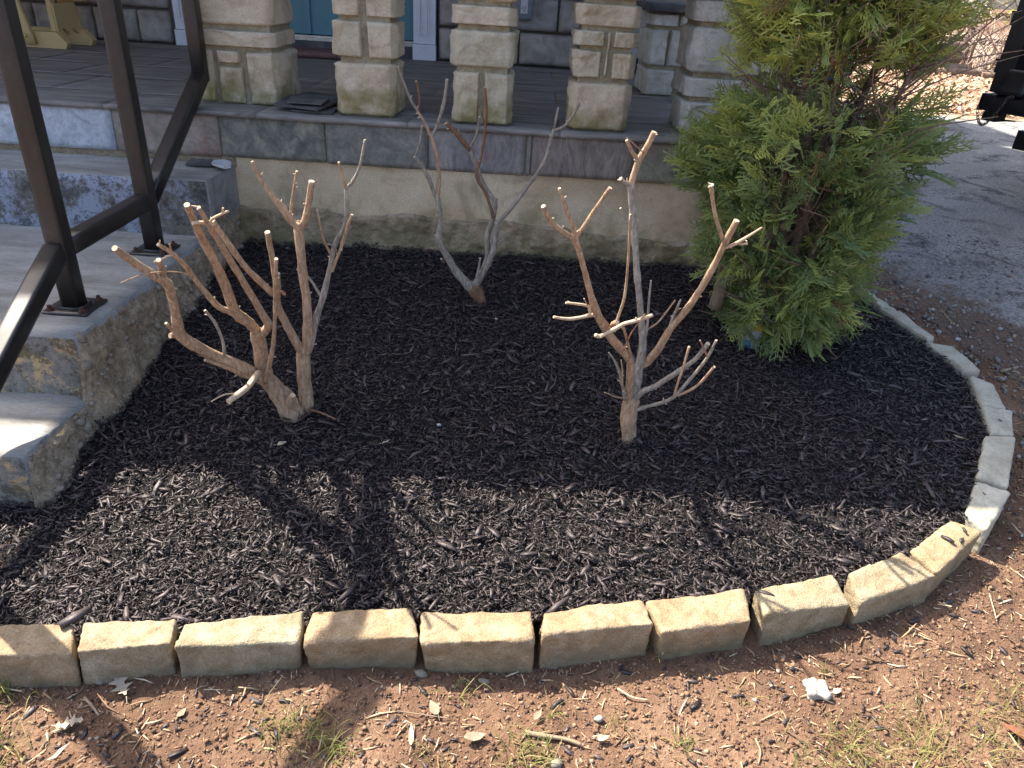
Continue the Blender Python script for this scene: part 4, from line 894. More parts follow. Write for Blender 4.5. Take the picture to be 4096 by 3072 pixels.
shrub('pruned greyish shrub in front of the foundation wall, with long forked stems', (1918, 1201, 2.42), [
 ('trunk', 'bark_brown', [(1920,1201,2.42,22),(1908,1170,2.42,28),(1893,1150,2.42,27)]),
 ('branch', 'bark_grey', [(1890,1160,2.42,18),(1871,1140,2.41,18),(1818,1075,2.40,17),(1779,1009,2.39,14),(1755,956,2.38,14),(1762,890,2.38,11),(1755,823,2.37,11),(1749,790,2.37,11)]),
 ('branch', 'bark', [(1750,795,2.37,9),(1755,731,2.37,9),(1754,664,2.37,8),(1742,598,2.36,8),(1725,545,2.36,8)]),
 ('twig', 'bark_grey', [(1727,550,2.36,7),(1752,492,2.36,7),(1775,412,2.35,6.5),(1788,316,2.34,6)]),
 ('branch', 'bark', [(1724,548,2.36,7),(1699,492,2.36,6.5),(1669,442,2.36,6)]),
 ('twig', 'bark_grey', [(1671,445,2.36,6),(1643,399,2.35,5.5),(1616,333,2.34,5),(1592,266,2.33,4.5)]),
 ('twig', 'bark_brown', [(1671,448,2.36,5),(1676,420,2.36,5),(1676,372,2.35,5),(1664,323,2.34,4.5)]),
 ('branch', 'bark_grey', [(1746,795,2.37,9),(1735,770,2.37,9),(1719,724,2.36,8.5),(1692,671,2.35,8),(1659,624,2.34,7)]),
 ('twig', 'bark_grey', [(1661,625,2.34,5),(1679,571,2.33,5),(1688,502,2.32,4)]),
 ('branch', 'bark_grey', [(1893,1150,2.42,14),(1910,1125,2.42,15),(1944,1069,2.41,13),(1971,1009,2.40,11),(1981,949,2.40,11),(1987,890,2.40,11)]),
 ('branch', 'bark_grey', [(1985,895,2.40,8),(2024,857,2.40,8),(2077,790,2.39,8),(2110,744,2.39,8),(2147,697,2.38,7.5),(2183,631,2.38,7.5),(2203,558,2.37,7),(2216,518,2.37,6.5)]),
 ('twig', 'bark_grey', [(2214,524,2.37,5),(2223,479,2.36,5),(2233,429,2.36,5)]),
 ('twig', 'bark_grey', [(2214,522,2.37,6),(2256,505,2.36,6),(2289,465,2.35,6),(2322,406,2.34,5.5)]),
 ('branch', 'bark_grey', [(1902,1145,2.42,13),(1930,1085,2.42,14),(1951,1029,2.42,13),(1948,949,2.42,11),(1964,896,2.42,12),(1978,837,2.42,12),(1974,797,2.42,11),(1951,764,2.42,9),(1928,724,2.42,9),(1905,664,2.41,9),(1878,598,2.41,8)]),
 ('branch', 'bark_brown', [(1880,602,2.41,8),(1861,578,2.40,9),(1818,525,2.38,9),(1785,492,2.37,8)]),
 ('twig', 'bark_grey', [(1878,592,2.41,5),(1901,552,2.40,5),(1912,510,2.40,5),(1918,465,2.39,4)]),
 ('twig', 'bark_grey', [(1872,590,2.41,3),(1842,545,2.41,3),(1830,508,2.41,2.5)]),
 ('branch', 'bark_brown', [(1972,870,2.41,7),(1960,820,2.40,6.5),(1938,764,2.39,6.5),(1905,704,2.38,6),(1924,631,2.38,6),(1941,518,2.37,5.5),(1946,445,2.36,5.5),(1940,349,2.35,5)]),
 ('twig', 'bark_brown', [(1942,510,2.37,3.5),(1924,445,2.36,3),(1911,416,2.36,2.5)]),
 ('twig', 'bark_grey', [(1978,830,2.42,6),(1984,810,2.42,6),(1987,793,2.42,6)]),
 ('twig', 'bark_grey', [(1905,1112,2.40,5),(1914,1075,2.40,5),(1921,1032,2.39,4.5)]),
 ('twig', 'bark_brown', [(1775,1050,2.39,5),(1765,1035,2.38,4.5)]),
 ('twig', 'bark_grey', [(1985,975,2.40,3),(2010,945,2.43,2),(2040,925,2.45,1.5)]),
])
shrub('pruned shrub nearest the evergreen, a fan of stems on one stout base', (2515, 1744, 1.746), [
 ('trunk', 'bark', [(2515,1744,1.746,31),(2513,1690,1.746,31),(2518,1640,1.746,34),(2525,1600,1.746,35)]),
 ('branch', 'bark', [(2520,1615,1.74,20),(2515,1589,1.74,18),(2519,1508,1.72,16),(2519,1443,1.70,17),(2466,1378,1.67,17),(2425,1321,1.645,16),(2385,1247,1.61,17),(2360,1166,1.58,13),(2328,1044,1.54,12),(2299,954,1.51,13)]),
 ('branch', 'bark', [(2302,958,1.51,11),(2255,930,1.50,11),(2206,889,1.49,11),(2173,824,1.475,10)]),
 ('branch', 'bark', [(2300,950,1.51,10),(2290,900,1.50,8),(2267,841,1.49,8),(2237,753,1.475,6)]),
 ('branch', 'bark', [(2300,952,1.51,10),(2336,906,1.505,9),(2385,832,1.50,8),(2442,751,1.49,8)]),
 ('twig', 'cut', [(2382,1258,1.61,7),(2352,1264,1.60,7),(2279,1276,1.58,6.5),(2214,1268,1.56,5.5)]),
 ('twig', 'cut', [(2362,1266,1.60,7),(2358,1240,1.595,7),(2345,1222,1.59,6),(2263,1211,1.57,5)]),
 ('twig', 'twig_red', [(2352,1225,1.59,3),(2336,1194,1.585,2.5)]),
 ('branch', 'bark_grey', [(2535,1605,1.75,22),(2545,1540,1.755,20),(2552,1491,1.76,20),(2564,1435,1.765,20),(2572,1361,1.77,15),(2564,1264,1.775,14),(2552,1142,1.78,14),(2543,1020,1.785,14),(2535,906,1.79,14),(2527,816,1.79,13),(2523,735,1.79,14)]),
 ('branch', 'bark', [(2523,740,1.79,12),(2539,686,1.79,12),(2556,637,1.79,14),(2588,588,1.785,11),(2617,527,1.78,11)]),
 ('branch', 'bark_grey', [(2523,738,1.79,9),(2499,731,1.785,9),(2482,714,1.78,9)]),
 ('branch', 'bark', [(2554,640,1.79,9),(2531,613,1.785,8),(2507,560,1.78,7)]),
 ('twig', 'twig_red', [(2575,612,1.775,3),(2540,580,1.77,2.5),(2507,552,1.77,2.5)]),
 ('twig', 'bark_grey', [(2582,1345,1.77,6),(2588,1312,1.77,6),(2596,1199,1.77,5),(2604,1121,1.77,4)]),
 ('twig', 'bark', [(2588,1318,1.77,4),(2625,1295,1.775,4),(2653,1264,1.78,4),(2702,1199,1.79,3)]),
 ('twig', 'bark_grey', [(2525,910,1.79,5),(2500,870,1.785,5),(2482,832,1.78,4)]),
 ('branch', 'bark', [(2568,1462,1.765,16),(2590,1445,1.765,16),(2629,1402,1.745,16),(2678,1321,1.725,15),(2751,1231,1.70,14),(2816,1133,1.675,13),(2865,1044,1.655,13),(2893,987,1.64,13),(2914,946,1.63,13),(2946,881,1.62,12)]),
 ('branch', 'bark', [(2898,975,1.64,9),(2885,940,1.635,8),(2861,857,1.625,8),(2850,790,1.62,8),(2845,739,1.61,10)]),
 ('twig', 'cut', [(2900,990,1.64,8),(2935,978,1.63,8),(2979,954,1.62,7),(3048,910,1.60,4)]),
 ('twig', 'cut', [(2945,972,1.63,5),(2965,976,1.625,5),(2991,975,1.62,4)]),
 ('branch', 'bark_grey', [(2680,1320,1.725,9),(2690,1280,1.72,8),(2706,1239,1.71,6),(2722,1199,1.70,3)]),
 ('branch', 'bark_grey', [(2540,1595,1.74,13),(2575,1565,1.73,12),(2629,1540,1.72,12),(2718,1483,1.70,11),(2783,1435,1.68,10),(2832,1374,1.66,9)]),
 ('branch', 'bark_grey', [(2540,1640,1.74,10),(2590,1625,1.72,8),(2653,1609,1.70,8),(2702,1581,1.68,8),(2775,1500,1.66,7),(2832,1426,1.64,6),(2865,1361,1.62,5)]),
 ('twig', 'bark', [(2700,1583,1.68,6),(2735,1572,1.67,6),(2792,1540,1.65,6),(2857,1467,1.62,6)]),
 ('twig', 'bark', [(2697,1582,1.68,5),(2712,1530,1.675,5),(2731,1475,1.67,5),(2757,1386,1.66,5)]),
 ('twig', 'twig_red', [(2828,1425,1.64,4),(2815,1395,1.635,4),(2800,1361,1.63,3.5)]),
 ('branch', 'cut', [(2381,1341,1.60,8),(2400,1345,1.605,8),(2434,1329,1.61,8),(2470,1310,1.615,9),(2495,1296,1.62,8),(2556,1280,1.61,8),(2611,1260,1.60,6)]),
 ('twig', 'bark', [(2528,1445,1.71,7),(2515,1390,1.67,6),(2499,1329,1.63,6),(2490,1300,1.62,6)]),
 ('branch', 'bark', [(2440,1335,1.69,10),(2447,1320,1.66,12),(2455,1296,1.64,11),(2470,1290,1.63,10)]),
 ('twig', 'bark', [(2462,1295,1.64,6),(2474,1264,1.64,6),(2499,1182,1.64,6),(2513,1036,1.63,5.5),(2521,857,1.62,5)]),
 ('twig', 'twig_red', [(2495,1402,1.66,3),(2523,1337,1.63,3),(2555,1290,1.61,3),(2580,1256,1.60,2.5)]),
 ('twig', 'twig_red', [(2390,1240,1.61,3),(2420,1280,1.62,3),(2445,1310,1.64,3)]),
 ('branch', 'bark_grey', [(2502,1600,1.73,8),(2490,1545,1.72,7),(2482,1500,1.71,7),(2458,1443,1.69,5),(2435,1410,1.68,3)]),
 ('twig', 'bark', [(2488,1545,1.71,4),(2490,1490,1.70,4),(2484,1440,1.69,3)]),
 ('twig', 'bark', [(2512,1592,1.72,3.5),(2466,1589,1.68,3),(2440,1578,1.66,3),(2417,1569,1.65,2.5)]),
])

# ------------------------------------------------------------------ evergreen
TB = np.array([0.885, 2.33, 0.32])
tree = empty('cypress_tree', TB, 'young feathery evergreen tree with sprays down to the mulch, tied with blue ribbon', 'tree')
rg = np.random.RandomState(33)
stems = [
 [(0.87, 2.34, 0.27, .032), (0.835, 2.34, 0.58, .030), (0.84, 2.35, 0.85, .026), (0.855, 2.36, 1.1, .022), (0.86, 2.37, 1.5, .016), (0.88, 2.38, 2.3, .006)],
 [(0.89, 2.30, 0.27, .022), (0.875, 2.30, 0.6, .020), (0.885, 2.30, 0.9, .016), (0.88, 2.31, 1.15, .014), (0.89, 2.32, 1.7, .008)],
 [(0.92, 2.36, 0.28, .016), (0.93, 2.38, 0.6, .014), (0.97, 2.40, 0.9, .012), (1.03, 2.41, 1.25, .009), (1.06, 2.42, 1.8, .005)],
 [(0.85, 2.30, 0.30, .014), (0.78, 2.27, 0.6, .012), (0.77, 2.25, 0.95, .010), (0.775, 2.24, 1.4, .007)],
 [(0.90, 2.30, 0.45, .010), (0.93, 2.24, 0.75, .009), (1.00, 2.20, 1.05, .007), (1.06, 2.19, 1.35, .005)],
]
for sm in stems:
    a = np.array(sm); V, Fc, Mi = tube(a[:, :3], a[:, 3], 9, True, seed=3, rough=0.15, sub=6); obj('trunk' if sm[0][3] > .03 else 'stem', V, Fc, [MT['bark_tree'], MT['bark_tree']], tree, fmat=Mi, smooth=True)
# spray template: flat fan of forking scaly twiglets
def spray_template(seed):
    r = np.random.RandomState(seed); segs = []
    def grow(p, ang, ln, depth, w):
        nseg = (5, 3, 2)[depth]; pts = [p]; a = ang
        for i in range(nseg):
            a += r.normal(0, 0.07) - 0.02*np.sign(ang)*(depth > 0); q = pts[-1]+np.array([math.cos(a), math.sin(a)])*ln/nseg; segs.append((pts[-1], q, w*(1-0.35*i/nseg), w*(1-0.35*(i+1)/nseg))); pts.append(q)
            if depth < 2 and i < nseg:
                nsub = (2 if depth == 0 else 1)
                for s_ in range(nsub):
                    sgn = (1 if s_ == 0 else -1) if depth == 0 else (1 if (i % 2 == 0) else -1)
                    sub = ln*(0.55 if depth == 0 else 0.55)*(1-0.55*i/nseg)*r.uniform(0.75, 1.15)
                    grow(pts[-1]*0.6+pts[-2]*0.4, a+sgn*r.uniform(0.5, 0.85), sub, depth+1, w*0.9)
    grow(np.array([0., 0.]), 0.0, 1.0, 0, 0.0145)
    V = []; Fq = []
    for p, q, w0, w1 in segs:
        d = (q-p); d /= max(np.linalg.norm(d), 1e-6); nrm = np.array([-d[1], d[0]])
        dz = lambda v: -0.18*(v[0]**2) + 0.10*math.sin(v[1]*9)*0.3
        b = len(V)
        for v, wv in ((p, w0), (q, w1)):
            for s_ in (-1, 1): V.append((v[0]+nrm[0]*wv*s_, v[1]+nrm[1]*wv*s_, dz(v)+0.012*s_))
        Fq.append((b, b+1, b+3, b+2))
    return np.array(V), np.array(Fq)
TPL = [spray_template(50+i) for i in range(6)]
# crown outline radius over height (base to above the frame)
def crown_r(z): return np.interp(z, [0.30, 0.40, 0.55, 0.70, 0.85, 0.98, 1.15, 1.35, 1.7, 2.1, 2.6], [0.15, 0.23, 0.265, 0.275, 0.325, 0.35, 0.31, 0.285, 0.28, 0.22, 0.04])
def axis_x(z): return np.interp(z, [0.3, 0.7, 1.0, 1.4, 2.6], [0.905, 0.87, 0.88, 0.835, 0.85])
def spray_cloud(n, rng, zlo, zhi):
    out = []
    while len(out) < n:
        z = rng.uniform(zlo, zhi); th = rng.uniform(0, 2*math.pi); rr = rng.rand()**0.42
        lump = 1 + 0.20*float(vn(np.array([math.cos(th)*1.2, math.sin(th)*1.2, z*3.2]), 1.6, 61)) + 0.12*float(vn(np.array([math.cos(th), math.sin(th), z*2]), 5, 62))
        R = crown_r(z)*lump; x = axis_x(z)+R*rr*math.cos(th); y = 2.36+R*rr*0.92*math.sin(th)
        gap = ((x-0.97)/0.17)**2+((z-1.12)/0.085)**2
        if gap < 1 and y < 2.52: continue
        gap2 = ((x-0.66)/0.12)**2+((z-1.13)/0.05)**2                # the stonework shows through here
        if gap2 < 1: continue
        gap3 = ((x-0.85)/0.05)**2+((z-0.78)/0.13)**2
        if gap3 < 1 and y < 2.33: continue
        if x < 0.73 and z < 0.56: continue
        dens = 0.55+0.6*float(vn(np.array([x, y, z]), 9, 63))
        if rng.rand() > dens+0.25: continue
        out.append((x, y, z, th, rr))
    return np.array(out)
def make_sprays(pts, rng, smin, smax):
    Vs = []; Fs = []; Ts = []; off = 0
    for (x, y, z, th, rr) in pts:
        s = rng.uniform(smin, smax); T_, Fq_ = TPL[rng.randint(6)]
        low = np.clip((0.75-z)/0.4, 0, 1); el = rng.normal(0.35-1.0*low, 0.35)
        yaw = th+rng.normal(0, 0.55); ax = np.array([math.cos(yaw)*math.cos(el), math.sin(yaw)*math.cos(el), math.sin(el)])
        up_ = rng.normal(0, 1, 3); up_ -= ax*(up_@ax); up_ /= np.linalg.norm(up_); sd_ = np.cross(up_, ax)
        base = np.array([x, y, z]) - ax*s*0.45
        W = base + s*(T_[:, :1]*ax + T_[:, 1:2]*sd_ + T_[:, 2:3]*up_)
        Vs.append(W); Fs.append(Fq_+off); off += len(W)
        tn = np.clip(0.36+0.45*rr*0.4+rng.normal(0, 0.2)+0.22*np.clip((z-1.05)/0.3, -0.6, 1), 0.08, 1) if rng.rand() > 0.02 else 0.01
        Ts.append(np.full(len(W), tn))
    return np.vstack(Vs), np.vstack(Fs).astype(np.int32), np.concatenate(Ts)
pts = spray_cloud(3200, rg, 0.36, 1.50)
V, Fq, Tn = make_sprays(pts, rg, 0.065, 0.12)
keep = V[:, 2].min()
V[:, 2] = np.maximum(V[:, 2], mulch_z(V[:, 0], V[:, 1])+0.004)
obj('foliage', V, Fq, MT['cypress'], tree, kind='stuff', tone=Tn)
pts = spray_cloud(1300, rg, 1.5, 2.6); V, Fq, Tn = make_sprays(pts, rg, 0.09, 0.16)
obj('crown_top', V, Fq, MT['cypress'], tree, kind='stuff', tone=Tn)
# left lobe and hanging skirt sprays
lobe = []
for _ in range(190):
    d = rg.normal(0, 1, 3); d /= np.linalg.norm(d); d *= rg.rand()**0.4; lobe.append((0.59+d[0]*0.12, 2.34+d[1]*0.11, 0.90+d[2]*0.10, math.pi+rg.normal(0, 0.6), 1.0))
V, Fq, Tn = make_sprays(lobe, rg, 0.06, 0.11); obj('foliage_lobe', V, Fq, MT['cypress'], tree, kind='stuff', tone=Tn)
# bare inner twigs
mb = MB()
for _ in range(520):
    z = rg.uniform(0.4, 1.45); sm = np.array(stems[rg.randint(5)]); c = np.array([np.interp(z, sm[:, 2], sm[:, i]) for i in range(3)])
    th = rg.uniform(0, 6.28); L_ = rg.uniform(0.12, 0.33); el = rg.uniform(0.1, 0.9) if z > 0.6 else rg.uniform(-0.6, 0.5)
    d = np.array([math.cos(th)*math.cos(el), math.sin(th)*math.cos(el), math.sin(el)]); mid = c+d*L_*0.5+rg.normal(0, 0.015, 3); end = c+d*L_+np.array([0, 0, 0.04])+rg.normal(0, 0.02, 3)
    end[2] = max(end[2], float(mulch_z(end[0], end[1]))+0.02)
    r_ = rg.uniform(0.0012, 0.0032); v, f, mi_ = tube([c, mid, end], [r_, r_*0.8, r_*0.4], 5, sub=3); mb.add(v, f)
mb.build('inner_twigs', MT['bark_tree'], tree, kind='stuff', smooth=True)
# blue tie ribbon round the stems, stake, nursery tag
rb = empty('tie_ribbon', (0.865, 2.33, 1.15), 'blue plastic tie ribbon knotted round the evergreen stems', 'ribbon')
th = np.linspace(0, 2*math.pi, 30); ring = np.stack([0.868+0.055*np.cos(th), 2.335+0.06*np.sin(th), 1.155+0.012*np.cos(th)], -1)
Vt = np.vstack([ring+np.array([0, 0, -0.005]), ring+np.array([0, 0, 0.005])]); n_ = len(th)
obj('loop', Vt, [(i, i+1, n_+i+1, n_+i) for i in range(n_-1)], MT['blue'], rb)
for k, (dx, dz) in enumerate(((-0.05, 0.03), (0.055, 0.045), (0.06, -0.03))):
    p0 = np.array([0.862, 2.272, 1.152]); p1 = p0+np.array([dx*0.5, -0.02, dz*0.8+0.01]); p2 = p0+np.array([dx, -0.01, dz])
    v, f, mi_ = tube([p0, p1, p2], [0.004, 0.004, 0.002], 5, sub=4); obj('loose_end', v, f, MT['blue'], rb, smooth=True)
P0 = at(2868, 1190, 2.36); P1 = np.array([0.775, 2.40, 1.12])
V, Fc, Mi = tube([P0-np.array([0, 0, 0.04]), P0*0.7+P1*0.3, P0*0.35+P1*0.65, P1], [.024, .024, .023, .022], 12, seed=8, rough=0.06, sub=6)
obj('wooden_stake', V, Fc, [MT['stake'], MT['stake']], fmat=Mi, label='weathered round wooden stake leaning into the evergreen from its left', cat='stake', smooth=True)
tg = empty('nursery_tag', at(3010, 1330, 2.28), 'small printed nursery tag with a yellow corner hanging in the evergreen', 'tag')
c = at(3010, 1345, 2.25); m = MB(); m.box(c-np.array([.030, .001, .045]), c+np.array([.030, .001, .045])); m.build('tag_card', MT['paper'], tg)
m = MB(); m.box(c+np.array([-.008, -.0035, .020]), c+np.array([.029, -.0015, .044])); m.build('yellow_print', MT['yellow'], tg)
m = MB(); m.box(c+np.array([-.028, -.0035, -.043]), c+np.array([.0, -.0015, -.015])); m.build('teal_print', MT['teal'], tg)

# ------------------------------------------------------------------ dump trailer at the right edge
tr = empty('dump_trailer', (2.69, 4.56, 0.3), 'black dump trailer with a hanging tailgate chain, cut off by the right edge', 'trailer')
m = MB(); m.box((2.64, 4.50, 0.93), (2.74, 4.62, 2.1)); m.build('corner_post', MT['black'], tr)
m = MB(); m.box((2.745, 4.60, 0.93), (4.9, 4.64, 2.0)); m.build('tailgate', MT['black'], tr)
for i in range(4):
    m = MB(); m.box((3.1+i*0.45, 4.56, 0.95), (3.18+i*0.45, 4.599, 1.98)); m.build('tailgate_rib', MT['black'], tr)
m = MB(); m.box((2.66, 4.625, 0.93), (2.72, 8.0, 2.0)); m.build('side_panel', MT['black'], tr)
V, Fc = rock(box8((2.625, 4.46, 0.83), (4.95, 4.66, 0.925)), n=(30, 4, 4), r=0.008, amp=0.001); obj('rear_sill', V, Fc, MT['black'], tr, smooth=True)
V, Fc = rock([(2.70, 4.44, 0.928), (2.86, 4.44, 0.928), (2.86, 4.49, 0.928), (2.70, 4.49, 0.928), (2.72, 4.47, 1.06), (2.86, 4.47, 1.06), (2.86, 4.499, 1.06), (2.72, 4.499, 1.06)], n=(6, 4, 6), r=0.01, amp=0.001); obj('gusset', V, Fc, MT['black'], tr, smooth=True)
m = MB(); m.box((2.66, 4.48, 0.78), (2.74, 4.58, 0.828)); m.build('hinge_bracket', MT['black'], tr)
for z in (1.03, 1.27):
    V, Fc, _ = tube([(2.63, 4.52, z), (2.63, 4.52, z+0.06)], [0.012, 0.012], 8); obj('latch_pin', V, Fc, MT['black'], tr, smooth=True)
    m = MB(); m.box((2.615, 4.505, z+0.06), (2.645, 4.56, z+0.072)); m.build('latch_plate', MT['black'], tr)
m = MB(); m.box((3.0, 4.8, 0.66), (4.5, 7.8, 0.82)); m.build('chassis', MT['black'], tr)
m = MB(); m.box((2.875, 4.50, 0.66), (2.99, 4.60, 0.76)); m.build('light_box', MT['black'], tr)
def torus(cx, R, r, ax, n1=14, n2=8, stretch=1.0, tilt=None):
    V = []; Fc = []; d = np.array(ax, float); d /= np.linalg.norm(d); a = np.cross(d, (0.3, 0.2, 1)); a /= np.linalg.norm(a); b = np.cross(d, a)
    if tilt is not None: a = np.array(tilt, float); a -= d*(a@d); a /= np.linalg.norm(a); b = np.cross(d, a)
    for i in range(n1):
        t_ = 2*math.pi*i/n1; c_ = a*math.cos(t_)*stretch+b*math.sin(t_)
        for j in range(n2):
            s_ = 2*math.pi*j/n2; V.append(np.array(cx)+c_*R+(b*math.sin(t_)+a*math.cos(t_))*r*math.cos(s_)+d*r*math.sin(s_))
    for i in range(n1):
        for j in range(n2): Fc.append((i*n2+j, i*n2+(j+1) % n2, ((i+1) % n1)*n2+(j+1) % n2, ((i+1) % n1)*n2+j))
    return V, Fc
ch = empty('safety_chain', (2.7, 4.44, 0.75), None); ch.parent = tr; ch.location = Vector((2.7, 4.44, 0.75))-Vector((2.69, 4.56, 0.3)); ORG[ch.name] = np.array([2.7, 4.44, 0.75])
p0 = np.array([2.64, 4.44, 0.86]); p1 = np.array([2.815, 4.44, 0.925]); nl = 22; tr.rotation_euler = (0, 0, math.radians(-60))
for i in range(nl):
    def cat(t_): return p0*(1-t_)+p1*t_+np.array([-0.01*math.sin(math.pi*t_), 0, -0.125*(math.sin(math.pi*min(t_*1.15, 1))**0.8)])
    t_ = (i+0.5)/nl; q = cat(t_); d = cat(min(t_+0.02, 1))-cat(max(t_-0.02, 0)); d /= np.linalg.norm(d)
    side = np.array([0, 1.0, 0]) if i % 2 else np.cross(d, (0, 1.0, 0))
    V, Fc = torus(q, 0.0075, 0.0022, side, 12, 6, 1.5, tilt=d); obj('chain_link', V, Fc, MT['chain'], ch, smooth=True)
wh = np.array([2.87, 5.22, 0.30+0.33])
V, Fc = torus(wh, 0.25, 0.09, (1, 0, 0), 36, 12); tyre = obj('tyre', V, Fc, MT['rubber'], tr, smooth=True)
for dy in (0.85,):
    V, Fc = torus(wh+np.array([0, dy, 0]), 0.25, 0.09, (1, 0, 0), 36, 12); obj('tyre', V, Fc, MT['rubber'], tr, smooth=True)
for dy in (0, 0.85):
    V, Fc, _ = tube([wh+np.array([-0.05, dy, 0]), wh+np.array([0.05, dy, 0])], [0.19, 0.19], 20); obj('rim', V, Fc, MT['chain'], tr, smooth=False)
    V, Fc = torus(wh+np.array([1.25, dy, 0]), 0.25, 0.09, (1, 0, 0), 30, 10); obj('tyre', V, Fc, MT['rubber'], tr, smooth=True)

# ------------------------------------------------------------------ thicket beyond the driveway
def thicket(cx, cy, w, d, h, ntw, nlf, seed, label, leafy=(0.6, 2.2)):
    r = np.random.RandomState(seed); gz = float(ground_z(cx, cy)); e = empty('thicket_shrub', (cx, cy, gz), label, 'shrub', 'tangled shrubs beyond the driveway')
    mb = MB(); tips = []
    for _ in range(ntw):
        p = np.array([cx+r.normal(0, w*0.28), cy+r.normal(0, d*0.3), gz]); th = r.uniform(0, 6.28); L_ = r.uniform(0.5, 1)*h; path = [p]; dr_ = np.array([math.cos(th)*0.5, math.sin(th)*0.5, 1.0])
        for k in range(6):
            dr_ = dr_+r.normal(0, 0.35, 3)+np.array([math.cos(th)*0.16, math.sin(th)*0.16, -0.13*k*0.5]); path.append(path[-1]+dr_/np.linalg.norm(dr_)*L_/6)
            path[-1][2] = max(path[-1][2], gz+0.03)
        r_ = r.uniform(0.005, 0.018); v, f, mi_ = tube(path, np.linspace(r_, r_*0.35, 7), 5, sub=2); mb.add(v, f); tips += path[3:]
    mb.build('stems', MT['twig_grey'], e, kind='stuff', smooth=True)
    if nlf:
        C_ = np.array([tips[r.randint(len(tips))] for _ in range(nlf)])+r.normal(0, 0.12, (nlf, 3)); C_ = C_[(C_[:, 2] > gz+leafy[0])]; n_ = len(C_)
        s = r.uniform(0.02, 0.045, n_); R = rotm(r.uniform(0, 6.28, n_), r.normal(0, 0.6, n_), r.normal(0, 0.6, n_))
        T_ = np.array([(-1, 0, 0), (0, 0.5, 0.1), (1, 0, 0), (0, -0.5, 0.1)]); Vv = np.einsum('nij,nkj->nki', R, T_[None]*s[:, None, None])+C_[:, None]
        obj('leaves', Vv.reshape(-1, 3), np.arange(n_*4).reshape(-1, 4).astype(np.int32), MT['bramble_leaf'], e, kind='stuff', tone=np.repeat(r.rand(n_), 4))
thicket(6.9, 12.9, 1.3, 0.9, 2.1, 70, 0, 1, 'bare tangled brush beside the log pile at the far right')
thicket(8.1, 13.0, 1.5, 1.0, 2.3, 75, 2600, 2, 'yellow green leafy bramble hanging over bare stems behind the trailer', (0.75, 2.3))
thicket(9.5, 13.3, 1.6, 1.1, 2.5, 60, 1900, 3, 'leafy bramble partly hidden behind the black trailer', (0.6, 2.5))
thicket(5.5, 13.5, 1.4, 1.0, 2.4, 70, 500, 4, 'brush behind the evergreen tree, seen through its foliage', (0.9, 2.4))
thicket(3.9, 14.0, 1.5, 1.0, 2.3, 55, 400, 5, 'far brush left of the others, behind the evergreen tree', (0.9, 2.4))
thicket(11.6, 13.6, 1.6, 1.1, 2.6, 55, 1500, 6, 'leafy bramble far right beyond the trailer', (0.6, 2.5))
for k, (x, y, z, L_, r_, a) in enumerate(((6.15, 12.35, 0.09, 0.8, 0.09, 0.1), (6.2, 12.6, 0.25, 0.75, 0.085, -0.15), (6.75, 12.3, 0.06, 1.3, 0.06, 0.05), (6.3, 12.45, 0.40, 0.5, 0.07, 0.3), (7.6, 12.2, 0.05, 1.6, 0.045, -0.04), (5.6, 12.5, 0.1, 0.7, 0.09, 0.4))):
    g_ = float(ground_z(x, y)); d = np.array([math.cos(a), math.sin(a), 0])*L_/2; c_ = np.array([x, y, g_+z])
    V, Fc, Mi = tube([c_-d, c_-d*0.3, c_+d*0.3, c_+d], [r_, r_*1.03, r_, r_*0.95], 9, seed=k, rough=0.12, sub=2)
    obj('log', V, Fc, [MT['log'], MT['leaf_pale']], fmat=Mi, label=['thick log at the bottom left of the far woodpile', 'second log resting on the far woodpile', 'long thin log lying before the far brush', 'short log on top of the far woodpile', 'long pole lying on the leafy ground before the brambles', 'log at the left end of the far woodpile, behind the evergreen'][k], cat='log', group='logs by the far brush', smooth=True)
fe = empty('rail_fence', (7.5, 15.5, float(ground_z(0, 15.5))), 'low dark wooden rail fence behind the brambles', 'fence')
for i in range(7):
    m = MB(); x = 3+i*1.7; m.box((x, 15.45, 0.4), (x+0.12, 15.57, 1.45)); m.build('post', MT['fence'], fe)
for z in (0.72, 1.15):
    m = MB(); m.box((3, 15.42, z), (13.4, 15.449, z+0.12)); m.build('rail', MT['fence'], fe)
# leaf litter on the far ground
rg = np.random.RandomState(61); n = 15000
C = np.stack([rg.uniform(2.2, 11, n), 8.2+rg.rand(n)**1.3*7, np.zeros(n)], -1); C[:, 2] = ground_z(C[:, 0], C[:, 1])+rg.uniform(0.015, 0.05, n)
s = rg.uniform(0.02, 0.05, n); R = rotm(rg.uniform(0, 6.28, n), rg.normal(0, 0.4, n), rg.normal(0, 0.4, n)); T_ = np.array([(-1, 0, 0), (0, 0.6, 0.15), (1, 0, 0), (0, -0.6, 0.15)])
obj('leaf_litter', (np.einsum('nij,nkj->nki', R, T_[None]*s[:, None, None])+C[:, None]).reshape(-1, 3), np.arange(n*4).reshape(-1, 4).astype(np.int32), MT['litter'], kind='stuff', label='pale fallen leaves covering the ground beyond the driveway', cat='leaves', loc=(0, 0, 0))

